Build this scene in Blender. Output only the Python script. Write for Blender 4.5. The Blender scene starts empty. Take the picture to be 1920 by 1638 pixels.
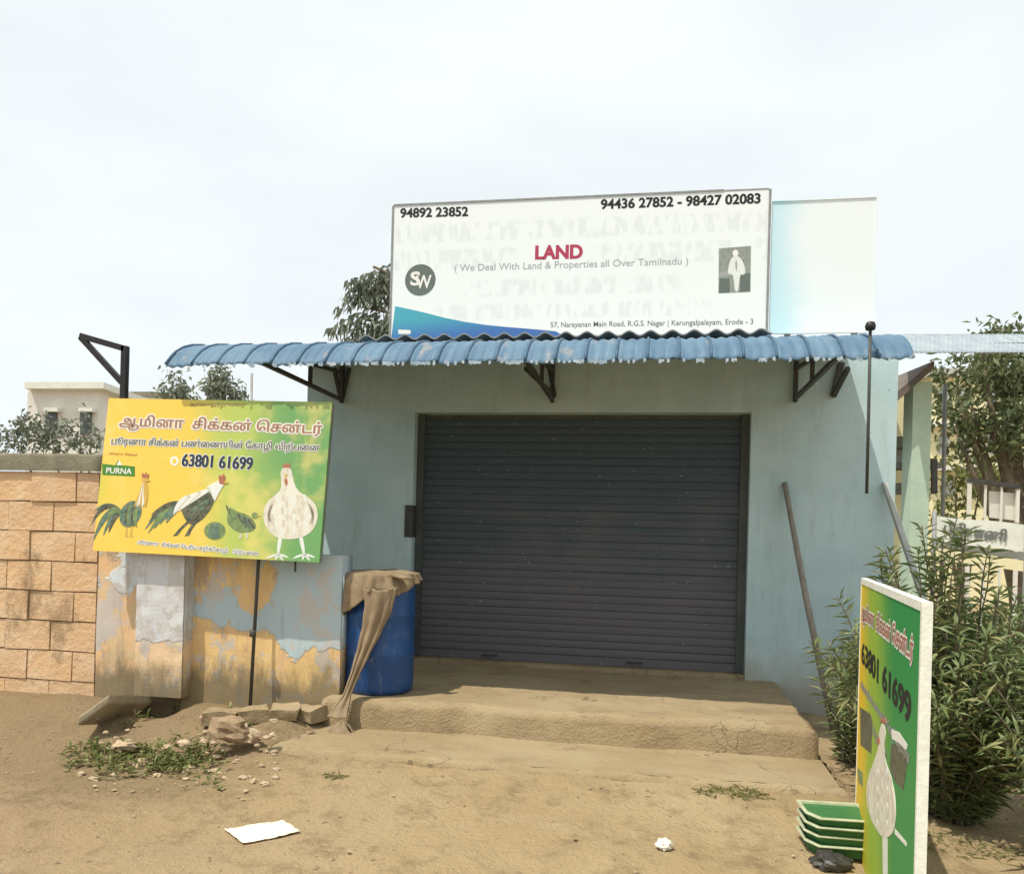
import bpy, math, random
from mathutils import Vector, Matrix, noise as mnoise
random.seed(7)
sc = bpy.context.scene
COL = sc.collection

# ------------------------------------------------------------------ camera
PSI, RHO, FPX, PV = math.radians(-9.7), math.radians(1.5), 1500.0, 1001.6
CAM = Vector((0, -7.27, 1.55))
FW = Vector((math.sin(PSI), math.cos(PSI), 0))
R0 = Vector((math.cos(PSI), -math.sin(PSI), 0))
U0 = Vector((0, 0, 1))
RT = R0*math.cos(RHO) + U0*math.sin(RHO)
UP = U0*math.cos(RHO) - R0*math.sin(RHO)
cd = bpy.data.cameras.new('camera')
cam = bpy.data.objects.new('camera', cd); COL.objects.link(cam)
cd.sensor_width = 36; cd.sensor_fit = 'HORIZONTAL'; cd.lens = 36*FPX/1920
cd.shift_y = (PV-819)/1920
cd.clip_start = .05; cd.clip_end = 2000
m3 = Matrix((RT, UP, -FW)).transposed()
cam.matrix_world = Matrix.Translation(CAM) @ m3.to_4x4()
sc.camera = cam

# ------------------------------------------------------------------ sky, sun, exposure
SUN = Vector((-.31, -.36, 1)).normalized()       # towards the sun
world = bpy.data.worlds.new('World'); sc.world = world; world.use_nodes = True
wn = world.node_tree; bg = wn.nodes['Background']
sky = wn.nodes.new('ShaderNodeTexSky'); sky.sky_type = 'NISHITA'; sky.sun_disc = False
sky.sun_elevation = math.asin(SUN.z); sky.sun_rotation = math.atan2(SUN.x, SUN.y)
sky.air_density = 1.0; sky.dust_density = 4.0; sky.ozone_density = 1.0
mx = wn.nodes.new('ShaderNodeMix'); mx.data_type = 'RGBA'; mx.inputs[0].default_value = .86
mx.inputs[7].default_value = (8.9, 9.5, 9.65, 1)
tcw = wn.nodes.new('ShaderNodeTexCoord'); mpw = wn.nodes.new('ShaderNodeMapping'); mpw.inputs['Scale'].default_value = (1.2, 1.2, 3.5)
nzw = wn.nodes.new('ShaderNodeTexNoise'); nzw.inputs['Scale'].default_value = 1.6; nzw.inputs['Detail'].default_value = 5
rpw = wn.nodes.new('ShaderNodeMapRange'); rpw.inputs[1].default_value = .35; rpw.inputs[2].default_value = .65; rpw.inputs[3].default_value = .84; rpw.inputs[4].default_value = .98
wn.links.new(tcw.outputs['Generated'], mpw.inputs[0]); wn.links.new(mpw.outputs[0], nzw.inputs['Vector']); wn.links.new(nzw.outputs['Fac'], rpw.inputs[0]); wn.links.new(rpw.outputs[0], mx.inputs[0])
wn.links.new(sky.outputs[0], mx.inputs[6]); wn.links.new(mx.outputs[2], bg.inputs[0])
bg.inputs[1].default_value = .11
sl = bpy.data.lights.new('sun', 'SUN'); sl.energy = 4.2; sl.angle = math.radians(.6); sl.color = (1, .93, .80)
so = bpy.data.objects.new('sun', sl); COL.objects.link(so)
so.rotation_euler = SUN.to_track_quat('Z', 'Y').to_euler(); so.location = SUN*30
vs = sc.view_settings
vs.view_transform = 'Standard'; vs.look = 'None'; vs.exposure = 0.0; vs.gamma = 1; vs.use_curve_mapping = False

# ------------------------------------------------------------------ helpers
def ray(u, v): return FW + (u-960)/FPX*RT + (PV-v)/FPX*UP
def P(u, v, y):
    d = ray(u, v); return CAM + d*((y-CAM.y)/d.y)
def G(u, v, z=0.0):
    d = ray(u, v); return CAM + d*((z-CAM.z)/d.z)
def Q(u, v, Z): return CAM + ray(u, v)*Z
def V(*a): return Vector(a)

def tag(o, label=None, cat=None, group=None, kind=None):
    if label: o['label'] = label
    if cat: o['category'] = cat
    if group: o['group'] = group
    if kind: o['kind'] = kind
    return o
def thing(name, loc, label, cat, group=None):
    o = bpy.data.objects.new(name, None); COL.objects.link(o)
    o.location = loc; o.empty_display_size = .1
    return tag(o, label, cat, group)
def rootloc(o):
    p = Vector((0, 0, 0))
    while o is not None:
        p = p + o.location; o = o.parent
    return p

class MB:
    def __init__(s): s.v = []; s.f = []
    def add(s, vs, fs):
        n = len(s.v); s.v += [Vector(p) for p in vs]; s.f += [tuple(i+n for i in f) for f in fs]; return s
    def box(s, x0, x1, y0, y1, z0, z1):
        return s.add([(x0,y0,z0),(x1,y0,z0),(x1,y1,z0),(x0,y1,z0),(x0,y0,z1),(x1,y0,z1),(x1,y1,z1),(x0,y1,z1)],
                     [(3,2,1,0),(4,5,6,7),(0,1,5,4),(1,2,6,5),(2,3,7,6),(3,0,4,7)])
    def obox(s, c, ax, ay, az):           # centre and three half-axes
        c = Vector(c)
        q = [c+sx*ax+sy*ay+sz*az for sz in (-1,1) for sx, sy in ((-1,-1),(1,-1),(1,1),(-1,1))]
        return s.add(q, [(3,2,1,0),(4,5,6,7),(0,1,5,4),(1,2,6,5),(2,3,7,6),(3,0,4,7)])
    def bar(s, a, b, w, h=None, up=V(0,0,1)):   # square bar between two points
        a, b = Vector(a), Vector(b); d = (b-a); h = h or w
        x = d.normalized(); y = x.cross(up)
        if y.length < 1e-3: y = x.cross(V(0,1,0))
        y.normalize(); z = x.cross(y)
        return s.obox((a+b)/2, d/2, y*w/2, z*h/2)
    def tube(s, pts, rad, n=8, cap=True):
        pts = [Vector(p) for p in pts]; N = len(pts)
        if not hasattr(rad, '__len__'): rad = [rad]*N
        b = len(s.v); ref = V(.31,.57,.76)
        for i, p in enumerate(pts):
            t = (pts[min(i+1,N-1)]-pts[max(i-1,0)]).normalized()
            x = t.cross(ref)
            if x.length < 1e-2: x = t.cross(V(1,0,0))
            x.normalize(); y = t.cross(x)
            for k in range(n):
                a = 2*math.pi*k/n; s.v.append(p+(x*math.cos(a)+y*math.sin(a))*rad[i])
        for i in range(N-1):
            for k in range(n):
                k2 = (k+1)%n; s.f.append((b+i*n+k, b+i*n+k2, b+(i+1)*n+k2, b+(i+1)*n+k))
        if cap:
            s.f.append(tuple(b+k for k in range(n))[::-1]); s.f.append(tuple(b+(N-1)*n+k for k in range(n)))
        return s
    def lathe(s, c, prof, n=40):          # prof: (r, z)
        b = len(s.v); c = Vector(c)
        for r, z in prof:
            for k in range(n):
                a = 2*math.pi*k/n; s.v.append(c+V(r*math.cos(a), r*math.sin(a), z))
        for i in range(len(prof)-1):
            for k in range(n):
                k2 = (k+1)%n; s.f.append((b+i*n+k, b+i*n+k2, b+(i+1)*n+k2, b+(i+1)*n+k))
        return s
    def grid(s, nx, ny, fn):
        b = len(s.v)
        for j in range(ny+1):
            for i in range(nx+1): s.v.append(Vector(fn(i/nx, j/ny)))
        for j in range(ny):
            for i in range(nx):
                a = b+j*(nx+1)+i; s.f.append((a, a+1, a+nx+2, a+nx+1))
        return s
    def mesh(s, name, mat, off, smooth=False):
        me = bpy.data.meshes.new(name)
        me.from_pydata([tuple(p-off) for p in s.v], [], s.f); me.update()
        if mat: me.materials.append(mat)
        if smooth:
            for p in me.polygons: p.use_smooth = True
        return me
    def build(s, name, mat, parent=None, smooth=False, bevel=0, kind=None, label=None):
        off = rootloc(parent) if parent else V(0,0,0)
        o = bpy.data.objects.new(name, s.mesh(name, mat, off, smooth)); COL.objects.link(o)
        if parent: o.parent = parent
        if bevel:
            b = o.modifiers.new('bevel', 'BEVEL'); b.width = bevel; b.segments = 2; b.limit_method = 'ANGLE'
        if kind: o['kind'] = kind
        if label: o['label'] = label
        return o
    def solo(s, name, mat, loc, label, cat, group=None, smooth=False, bevel=0, kind=None):   # a thing that is one mesh
        loc = Vector(loc)
        o = bpy.data.objects.new(name, s.mesh(name, mat, loc, smooth)); COL.objects.link(o); o.location = loc
        if bevel:
            b = o.modifiers.new('bevel', 'BEVEL'); b.width = bevel; b.segments = 2; b.limit_method = 'ANGLE'
        return tag(o, label, cat, group, kind)

def link_copy(name, me, parent, loc, rot=None):
    o = bpy.data.objects.new(name, me); COL.objects.link(o); o.parent = parent
    o.location = Vector(loc)-rootloc(parent)
    if rot: o.rotation_euler = rot
    return o
def copy_thing(o, loc, label):
    c = o.copy(); COL.objects.link(c); c.location = loc; c['label'] = label
    for ch in o.children:
        d = ch.copy(); COL.objects.link(d); d.parent = c
        for g in ch.children:
            e = g.copy(); COL.objects.link(e); e.parent = d
    return c

# ------------------------------------------------------------------ materials
def lin(r, g, b):
    f = lambda c: (c/255/12.92) if c/255 <= .04045 else ((c/255+.055)/1.055)**2.4
    return (f(r), f(g), f(b), 1)
class NT:
    def __init__(s, name, rough=.85, spec=.25):
        s.m = bpy.data.materials.new(name); s.m.use_nodes = True; s.t = s.m.node_tree
        s.b = s.t.nodes['Principled BSDF']; s.b.inputs['Roughness'].default_value = rough
        s.b.inputs['Specular IOR Level'].default_value = spec
        s.geo = s.t.nodes.new('ShaderNodeNewGeometry')
        s.tc = s.t.nodes.new('ShaderNodeTexCoord')
        s.pos = s.geo.outputs['Position']; s.obj = s.tc.outputs['Object']
    def set(s, inp, val):
        if hasattr(val, 'is_output'): s.t.links.new(val, inp)
        else: inp.default_value = val
    def xyz(s, vec):
        n = s.t.nodes.new('ShaderNodeSeparateXYZ'); s.t.links.new(vec, n.inputs[0]); return n.outputs
    def noise(s, scale=5, detail=4, rough=.6, vec=None, stretch=None, w=0):
        n = s.t.nodes.new('ShaderNodeTexNoise'); n.inputs['Scale'].default_value = scale
        n.inputs['Detail'].default_value = detail; n.inputs['Roughness'].default_value = rough
        vec = vec or s.pos
        mp = s.t.nodes.new('ShaderNodeMapping'); s.t.links.new(vec, mp.inputs[0])
        mp.inputs['Location'].default_value = (w*3.1, w*7.7, w*1.9)
        if stretch: mp.inputs['Scale'].default_value = stretch
        s.t.links.new(mp.outputs[0], n.inputs['Vector']); return n.outputs['Fac']
    def voro(s, scale, vec=None, feature='F1', out='Distance'):
        n = s.t.nodes.new('ShaderNodeTexVoronoi'); n.inputs['Scale'].default_value = scale; n.feature = feature
        s.t.links.new(vec or s.pos, n.inputs['Vector']); return n.outputs[out]
    def math(s, op, a, b=0.0, c=None, clamp=False):
        n = s.t.nodes.new('ShaderNodeMath'); n.operation = op; n.use_clamp = clamp
        s.set(n.inputs[0], a); s.set(n.inputs[1], b)
        if c is not None: s.set(n.inputs[2], c)
        return n.outputs[0]
    def ss(s, x, lo, hi):                  # smooth step
        n = s.t.nodes.new('ShaderNodeMapRange'); n.interpolation_type = 'SMOOTHSTEP'
        s.set(n.inputs[0], x); n.inputs[1].default_value = lo; n.inputs[2].default_value = hi
        return n.outputs[0]
    def mix(s, f, a, b):
        n = s.t.nodes.new('ShaderNodeMix'); n.data_type = 'RGBA'
        s.set(n.inputs[0], f); s.set(n.inputs[6], a); s.set(n.inputs[7], b); return n.outputs[2]
    def color(s, c): s.set(s.b.inputs['Base Color'], c); return s
    def bump(s, hgt, strength=.3, dist=.02):
        n = s.t.nodes.new('ShaderNodeBump'); n.inputs['Strength'].default_value = strength; n.inputs['Distance'].default_value = dist
        s.t.links.new(hgt, n.inputs['Height']); s.t.links.new(n.outputs[0], s.b.inputs['Normal']); return s

def pmat(name, c1, c2=None, scale=6, rough=.85, spec=.25, bump=.25, bdist=.01, metal=0, obj=False, stretch=None, trans=0):
    n = NT(name, rough, spec)
    c2 = c2 or tuple(x*.7 for x in c1[:3])+(1,)
    v = n.obj if obj else n.pos
    f1 = n.noise(scale, 5, .65, v, stretch); f2 = n.noise(scale*7, 3, .6, v, stretch, 2)
    f = n.math('ADD', n.math('MULTIPLY', f1, .7), n.math('MULTIPLY', f2, .3))
    n.color(n.mix(n.ss(f, .33, .67), c1, c2))
    if bump: n.bump(f2, bump, bdist)
    n.b.inputs['Metallic'].default_value = metal
    if trans:
        tr = n.t.nodes.new('ShaderNodeBsdfTranslucent'); ms = n.t.nodes.new('ShaderNodeMixShader')
        ms.inputs[0].default_value = trans
        n.t.links.new(n.b.inputs['Base Color'].links[0].from_socket, tr.inputs[0])
        out = n.t.nodes['Material Output']
        n.t.links.new(n.b.outputs[0], ms.inputs[1]); n.t.links.new(tr.outputs[0], ms.inputs[2]); n.t.links.new(ms.outputs[0], out.inputs[0])
    return n.m
def c3(r, g, b): return (r, g, b, 1)

M = {}
# painted facade: dull blue-green with blotches and faint streaks
n = NT('facade_paint', .8, .3)
a = n.noise(1.6, 5, .6); b_ = n.noise(9, 4, .7, None, (1, 1, .18), 1); d_ = n.noise(60, 2)
col = n.mix(n.ss(a, .35, .65), c3(.435,.59,.625), c3(.505,.66,.70))
col = n.mix(n.math('MULTIPLY', n.ss(b_, .50, .76), .45), col, c3(.35,.45,.45))
stk = n.math('MULTIPLY', n.ss(n.noise(16, 4, .75, None, (1,1,.10), 11), .57, .78), .28)
col = n.mix(stk, col, c3(.26,.30,.27))
pt = n.ss(n.noise(2.7, 6, .75, None, None, 13), .60, .63); col = n.mix(n.math('MULTIPLY', pt, .4), col, c3(.56,.66,.66))
sp = n.ss(n.noise(14, 3, .6, None, None, 4), .70, .76)
col = n.mix(n.math('MULTIPLY', sp, .5), col, c3(.14,.14,.12))
low = n.math('MULTIPLY', n.ss(n.math('ADD', n.xyz(n.pos)[2], n.math('MULTIPLY', a, .7)), 1.05, .65), .6)
col = n.mix(low, col, c3(.33,.26,.16))
n.color(col).bump(n.math('ADD', d_, n.math('MULTIPLY', a, 2)), .25, .008); M['facade'] = n.m
# shutter steel: slate grey, dusty in patches
n = NT('shutter_steel', .72, .2)
a = n.noise(1.3, 5, .65); b_ = n.noise(3, 5, .7, None, (.25, 1, 6), 3)
zz = n.xyz(n.pos)[2]
dust = n.ss(n.math('ADD', n.math('MULTIPLY', zz, -.30), n.math('ADD', n.math('MULTIPLY', a, .6), n.math('MULTIPLY', b_, .55))), -.12, .42)
col = n.mix(dust, c3(.068,.092,.110), c3(.140,.132,.142))
sp = n.ss(n.noise(26, 2, .5, None, (1,1,2), 5), .735, .76)
n.color(n.mix(n.math('MULTIPLY', sp, .7), col, c3(.45,.47,.46))); n.bump(n.math('ADD', n.noise(2.6, 4, .6, None, None, 8), n.math('MULTIPLY', b_, .3)), .5, .03); M['shutter'] = n.m
M['rail'] = pmat('rail_steel', c3(.055,.065,.062), c3(.09,.1,.09), 5, .6, .4)
# peeling boundary wall
def peel(name, paint, plaster1, plaster2, xlo, xhi, zlo, zhi, bias, wv=0):
    n = NT(name, .9, .15)
    x, y, z = n.xyz(n.pos)
    a = n.noise(2.3, 6, .6, None, None, wv); b_ = n.noise(6, 5, .7, None, None, wv+2); f_ = n.noise(45, 3, .6)
    col = n.mix(n.ss(b_, .38, .62), plaster1, plaster2)
    col = n.mix(n.math('MULTIPLY', n.ss(n.noise(4, 5, .7, None, (1,1,.35), wv+5), .55, .63), .8), col, c3(.40,.30,.22))
    g = n.math('ADD', n.math('MULTIPLY', n.ss(x, xlo, xhi), .3), n.math('MULTIPLY', n.ss(z, zlo, zhi), .45))
    pm = n.ss(n.math('ADD', n.math('ADD', a, n.math('MULTIPLY', b_, .25)), g), bias, bias+.035)
    col = n.mix(pm, col, paint)
    pm2 = n.math('MULTIPLY', n.ss(n.noise(3.3, 6, .72, None, (1,1,.8), wv+14), .53, .565), .85)
    col = n.mix(pm2, col, c3(.52,.49,.46))
    st = n.math('MULTIPLY', n.ss(n.noise(11, 4, .7, None, (1,1,.12), wv+7), .54, .72), .4)
    col = n.mix(st, col, c3(.25,.22,.19))
    gr = n.ss(n.math('ADD', z, n.math('MULTIPLY', n.noise(5, 5, .7, None, (1,1,.4), wv+9), .75)), 1.0, .72)
    col = n.mix(n.math('MULTIPLY', gr, .85), col, c3(.17,.14,.085))
    n.color(col).bump(n.math('ADD', n.math('MULTIPLY', f_, .5), n.math('MULTIPLY', pm, 1.2)), .55, .008)
    return n.m
M['wall_peel'] = peel('peeling_wall_paint', c3(.44,.54,.58), c3(.70,.47,.24), c3(.76,.54,.24), -2.85, -2.55, .45, .85, 1.10, 3)
M['wall_left'] = peel('faded_wall_paint', c3(.62,.68,.72), c3(.74,.48,.26), c3(.62,.48,.30), -4.1, -4.6, .5, 1.2, .98, 1)
M['pillar'] = peel('pillar_paint', c3(.60,.61,.63), c3(.72,.52,.33), c3(.74,.57,.36), -9, -8, .50, .80, 1.21, 4)
n = NT('block_clay', .92, .1)
oi = n.t.nodes.new('ShaderNodeObjectInfo'); a = n.noise(4, 6, .7); b_ = n.noise(22, 4, .7)
col = n.mix(oi.outputs['Random'], c3(.66,.44,.25), c3(.60,.41,.25))
col = n.mix(n.math('MULTIPLY', n.ss(a, .45, .65), .6), col, c3(.70,.53,.36))
col = n.mix(n.math('MULTIPLY', n.ss(n.noise(2.4, 6, .75, None, (1,1,.5), 6), .52, .66), .7), col, c3(.25,.18,.11))
n.color(col).bump(n.math('ADD', b_, a), .8, .015); M['brick'] = n.m
M['mortar'] = pmat('mortar', c3(.46,.32,.19), c3(.36,.25,.16), 12, .95, .1, .5)
M['coping'] = pmat('weathered_concrete', c3(.16,.15,.11), c3(.24,.22,.16), 7, .95, .1, .6)
# soil
n = NT('sandy_soil', .95, .1)
a = n.noise(.75, 5, .6); b_ = n.noise(5, 6, .7, None, None, 3); f_ = n.noise(38, 4, .7); g_ = n.noise(2.2, 5, .7, None, (.4,1,1), 6)
x, y, z = n.xyz(n.pos)
col = n.mix(n.ss(a, .35, .65), c3(.36,.265,.148), c3(.41,.315,.188))
red = n.ss(n.math('ADD', n.math('MULTIPLY', x, -.16), n.math('MULTIPLY', a, .8)), .52, 1.0)
col = n.mix(n.math('MULTIPLY', red, .75), col, c3(.28,.195,.12))
col = n.mix(n.math('MULTIPLY', n.ss(b_, .48, .70), .7), col, c3(.21,.15,.085))
col = n.mix(n.math('MULTIPLY', n.ss(g_, .56, .72), .5), col, c3(.43,.345,.225))
col = n.mix(n.math('MULTIPLY', n.ss(f_, .60, .75), .5), col, c3(.17,.12,.07))
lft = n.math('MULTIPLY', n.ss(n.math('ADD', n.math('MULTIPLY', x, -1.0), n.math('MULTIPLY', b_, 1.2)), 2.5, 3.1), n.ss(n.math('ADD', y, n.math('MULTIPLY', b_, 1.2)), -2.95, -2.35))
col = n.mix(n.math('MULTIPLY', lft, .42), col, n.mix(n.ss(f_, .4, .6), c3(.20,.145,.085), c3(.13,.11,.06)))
n.color(col).bump(n.math('ADD', f_, n.math('MULTIPLY', b_, 2.0)), .8, .025); M['soil'] = n.m
n = NT('dusty_concrete', .95, .12)
a = n.noise(1.4, 5, .6, None, None, 2); b_ = n.noise(7, 6, .7, None, (.6,1,1), 5); f_ = n.noise(55, 4, .7)
col = n.mix(n.ss(a, .35, .65), c3(.35,.265,.155), c3(.40,.315,.195))
col = n.mix(n.math('MULTIPLY', n.ss(b_, .5, .7), .5), col, c3(.25,.185,.11))
col = n.mix(n.math('MULTIPLY', n.ss(f_, .6, .75), .35), col, c3(.19,.14,.09))
mpv = n.t.nodes.new('ShaderNodeVectorMath'); mpv.operation = 'ADD'; n.t.links.new(n.pos, mpv.inputs[0])
nzv = n.t.nodes.new('ShaderNodeTexNoise'); nzv.inputs['Scale'].default_value = 3; nzv.inputs['Detail'].default_value = 5; n.t.links.new(n.pos, nzv.inputs['Vector']); n.t.links.new(nzv.outputs['Color'], mpv.inputs[1])
ck = n.math('MULTIPLY', n.ss(n.voro(.9, mpv.outputs[0], 'DISTANCE_TO_EDGE'), .010, .002), n.ss(n.noise(1.1, 3, .6, None, None, 9), .48, .58))
col = n.mix(n.math('MULTIPLY', ck, .7), col, c3(.12,.09,.055))
col = n.mix(n.math('MULTIPLY', n.ss(n.noise(2.1, 6, .7, None, (.5,1,1), 12), .54, .68), .55), col, c3(.22,.165,.10))
n.color(col).bump(n.math('ADD', f_, n.math('MULTIPLY', b_, 1.8)), .7, .02); M['concrete'] = n.m
M['slab'] = pmat('old_concrete', c3(.40,.335,.24), c3(.29,.24,.165), 8, .95, .1, .6)
M['stone'] = pmat('rough_stone', c3(.38,.28,.18), c3(.27,.19,.12), 14, .95, .1, .8, .01)
M['stone_pale'] = pmat('pale_rubble', c3(.55,.43,.30), c3(.42,.32,.21), 14, .95, .1, .8, .01)
# blue roofing
n = NT('blue_roof_sheet', .62, .3)
a = n.noise(2.5, 5, .7); st = n.noise(26, 3, .6, None, (1,.1,.1), 2); rs = n.noise(5, 5, .75, None, (1,.4,.4), 8)
x = n.xyz(n.pos)[0]
col = n.mix(n.ss(a, .35, .65), c3(.08,.155,.24), c3(.115,.20,.285))
col = n.mix(n.math('MULTIPLY', n.ss(st, .52, .75), .35), col, c3(.22,.32,.41))
col = n.mix(n.math('MULTIPLY', n.ss(rs, .57, .66), .75), col, c3(.30,.28,.27))
n.color(col).bump(st, .2, .005); M['blue_sheet'] = n.m
M['pale_sheet'] = pmat('pale_roof_sheet', c3(.24,.29,.33), c3(.36,.41,.44), 2.2, .6, .3, .2, stretch=(5,1,.4))
M['blue_seam'] = pmat('blue_seam', c3(.035,.09,.16), c3(.06,.13,.21), 9, .5, .4)
M['fringe'] = pmat('worn_sheet_edge', c3(.42,.48,.52), c3(.16,.24,.32), 14, .6, .3)
M['asbestos'] = pmat('asbestos_sheet', c3(.24,.245,.24), c3(.32,.32,.3), 6, .9, .1)
M['dark_steel'] = pmat('dark_steel', c3(.04,.045,.045), c3(.075,.07,.06), 10, .55, .4)
M['black_steel'] = pmat('black_paint', c3(.012,.012,.013), c3(.02,.02,.02), 10, .5, .4)
M['grey_steel'] = pmat('grey_steel', c3(.30,.31,.31), c3(.2,.2,.2), 10, .5, .4)
M['wood'] = pmat('grey_pole_wood', c3(.34,.31,.26), c3(.22,.2,.17), 10, .85, .2, .4, .006, stretch=(3,3,.4))
M['plank'] = pmat('pale_plank', c3(.42,.45,.42), c3(.33,.35,.33), 10, .8, .2, .4, .006)
n = NT('drum_plastic', .42, .45)
a = n.noise(4, 5, .7); b_ = n.noise(20, 4, .7, None, (1,1,.3), 2)
col = n.mix(n.ss(a, .35, .65), c3(.011,.058,.20), c3(.018,.08,.25))
col = n.mix(n.math('MULTIPLY', n.ss(b_, .54, .72), .35), col, c3(.22,.22,.26))
n.color(col).bump(b_, .1, .004); M['drum'] = n.m
n = NT('sackcloth', .95, .1)
a = n.noise(5, 5, .7); w1 = n.noise(160, 2, .5)
col = n.mix(n.ss(a, .35, .65), c3(.23,.17,.105), c3(.32,.245,.16))
n.color(col).bump(w1, .5, .004); M['sack'] = n.m
M['paper'] = pmat('cream_paper', c3(.86,.80,.62), c3(.78,.71,.55), 5, .8, .2, .1)
M['white_plastic'] = pmat('white_plastic', c3(.80,.78,.72), c3(.65,.62,.55), 30, .6, .3)
M['black_plastic'] = pmat('black_plastic', c3(.03,.03,.03), c3(.06,.055,.05), 25, .4, .5)
M['tray'] = pmat('green_tray', c3(.035,.135,.045), c3(.055,.18,.06), 9, .55, .35)
M['tray_rim'] = pmat('pale_tray_rim', c3(.52,.55,.40), c3(.35,.40,.25), 14, .6, .3)
M['leaf'] = pmat('oleander_leaf', c3(.145,.205,.08), c3(.225,.27,.12), 5, .5, .35, 0, trans=.25)
M['leaf_dry'] = pmat('yellowing_leaf', c3(.34,.32,.15), c3(.25,.26,.11), 5, .6, .3, 0, trans=.2)
M['weed'] = pmat('weed_leaf', c3(.11,.15,.04), c3(.20,.20,.075), 4, .7, .2, 0, trans=.25)
M['tree_leaf'] = pmat('tree_leaf', c3(.10,.135,.065), c3(.17,.19,.09), .9, .65, .25, 0, trans=.25)
M['grey_leaf'] = pmat('hazed_tree_leaf', c3(.17,.20,.15), c3(.24,.26,.19), .9, .75, .2, 0, trans=.2)  # leaf colour greyed to stand in for distance haze
M['bark'] = pmat('bark', c3(.20,.165,.115), c3(.12,.1,.07), 9, .9, .1, .6)
M['board_back'] = pmat('board_sheet', c3(.55,.55,.52), c3(.45,.45,.42), 6, .6)
M['white_paint'] = pmat('white_edge_paint', c3(.80,.81,.74), c3(.68,.69,.62), 7, .6)
M['cream'] = pmat('cream_house_paint', c3(.78,.76,.70), c3(.70,.68,.62), 2, .85)
M['house_grey'] = pmat('grey_house_paint', c3(.50,.49,.46), c3(.40,.39,.37), 2, .85)
M['dark_glass'] = pmat('dark_pane', c3(.05,.06,.06), c3(.08,.09,.09), 3, .15, .5, 0)
M['yellow_house'] = pmat('pale_yellow_paint', c3(.82,.76,.48), c3(.76,.70,.45), 2, .85)
M['pale_pane'] = pmat('dusty_pane', c3(.30,.33,.32), c3(.40,.42,.40), 3, .4, .4, 0)
M['mint'] = pmat('mint_paint', c3(.52,.64,.52), c3(.44,.56,.46), 3, .8)
M['old_tile'] = pmat('dark_roof', c3(.13,.11,.10), c3(.2,.17,.15), 6, .9)
M['shelf'] = pmat('shelf_grey', c3(.17,.18,.16), c3(.25,.25,.22), 6, .8)
# prints
def flat(name, c, k=.94):
    return pmat(name, c, tuple(x*k for x in c[:3])+(1,), 9, .5, .3, 0)
M['ink'] = flat('black_ink', c3(.018,.018,.02)); M['ink_grey'] = flat('grey_ink', c3(.36,.37,.38)); M['ink_dim'] = flat('dim_ink', c3(.17,.18,.17))
M['ink_red'] = flat('red_ink', c3(.42,.045,.10)); M['ink_white'] = flat('white_ink', c3(.80,.80,.76))
M['ink_brown'] = flat('brown_ink', c3(.36,.19,.12)); M['ink_navy'] = flat('navy_ink', c3(.03,.045,.08))
M['logo_grey'] = flat('logo_grey', c3(.13,.16,.145)); M['pic_grey'] = pmat('picture_grey', c3(.22,.25,.22), c3(.32,.35,.32), 30, .5)
n = NT('print_hen_feather', .5, .3)
a = n.noise(9, 4, .6, None, (1,1,.5)); b_ = n.noise(45, 3, .6, None, (1,1,.3), 3); w_ = n.voro(34)
col = n.mix(n.ss(a, .35, .65), c3(.74,.72,.62), c3(.60,.56,.46)); col = n.mix(n.math('MULTIPLY', n.ss(b_, .48, .7), .6), col, c3(.52,.47,.38))
n.color(n.mix(n.math('MULTIPLY', n.ss(w_, .32, .6), .35), col, c3(.80,.79,.72))); M['hen_white'] = n.m
M['hen_shade'] = pmat('print_feather_grey', c3(.55,.51,.42), c3(.66,.62,.53), 40, .5, .3, 0, stretch=(1,1,.3))
M['hen_pale'] = flat('print_pale', c3(.72,.76,.72)); M['hen_green'] = pmat('print_dark_green', c3(.06,.12,.085), c3(.20,.28,.21), 26, .5, .3, 0)
M['hen_dark'] = pmat('print_dark', c3(.05,.06,.045), c3(.17,.17,.11), 26, .5, .3, 0); M['hen_red'] = flat('print_red', c3(.42,.16,.10))
M['hen_olive'] = pmat('print_olive', c3(.13,.20,.08), c3(.25,.33,.14), 24, .5, .3, 0)
M['hen_gold'] = flat('print_gold', c3(.62,.40,.10)); M['logo_green'] = flat('print_logo_green', c3(.07,.24,.035))

# ------------------------------------------------------------------ ground
def smooth(t): t = max(0, min(1, t)); return t*t*(3-2*t)
def hgt(x, y):
    z = .028*mnoise.noise(V(x*1.3, y*1.3, 0)) + .014*mnoise.noise(V(x*4, y*4, 3)) + .006*mnoise.noise(V(x*11, y*11, 7))
    far = smooth((max(abs(x), abs(y))-9)/8); z *= 1-far
    if x < -2.0:
        z += .20*smooth((y+2.75)/.95)*smooth((-2.15-x)/.45)
    sx = smooth((x+2.75)/.55)*smooth((1.9-x)/.6)
    z += .085*sx*smooth((y+3.5)/1.1)
    dx = smooth((x+3.98)/.06)*smooth((-3.38-x)/.06)*smooth((y+2.02)/.08)
    z -= .26*dx
    return z
def axis(lo, hi, step, far):
    a = [lo+i*step for i in range(int((hi-lo)/step)+1)]
    s = step
    while a[-1] < far: s *= 1.35; a.append(a[-1]+s)
    s = step
    while a[0] > -far: s *= 1.35; a.insert(0, a[0]-s)
    return a
xs = axis(-5.4, 3.2, .05, 260); ys = axis(-5.2, -1.0, .04, 260)
mb = MB(); mb.v = [V(x, y, hgt(x, y)) for y in ys for x in xs]
nx = len(xs)
mb.f = [(j*nx+i, j*nx+i+1, (j+1)*nx+i+1, (j+1)*nx+i) for j in range(len(ys)-1) for i in range(nx-1)]
mb.build('ground', M['soil'], None, True, kind='structure')

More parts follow.
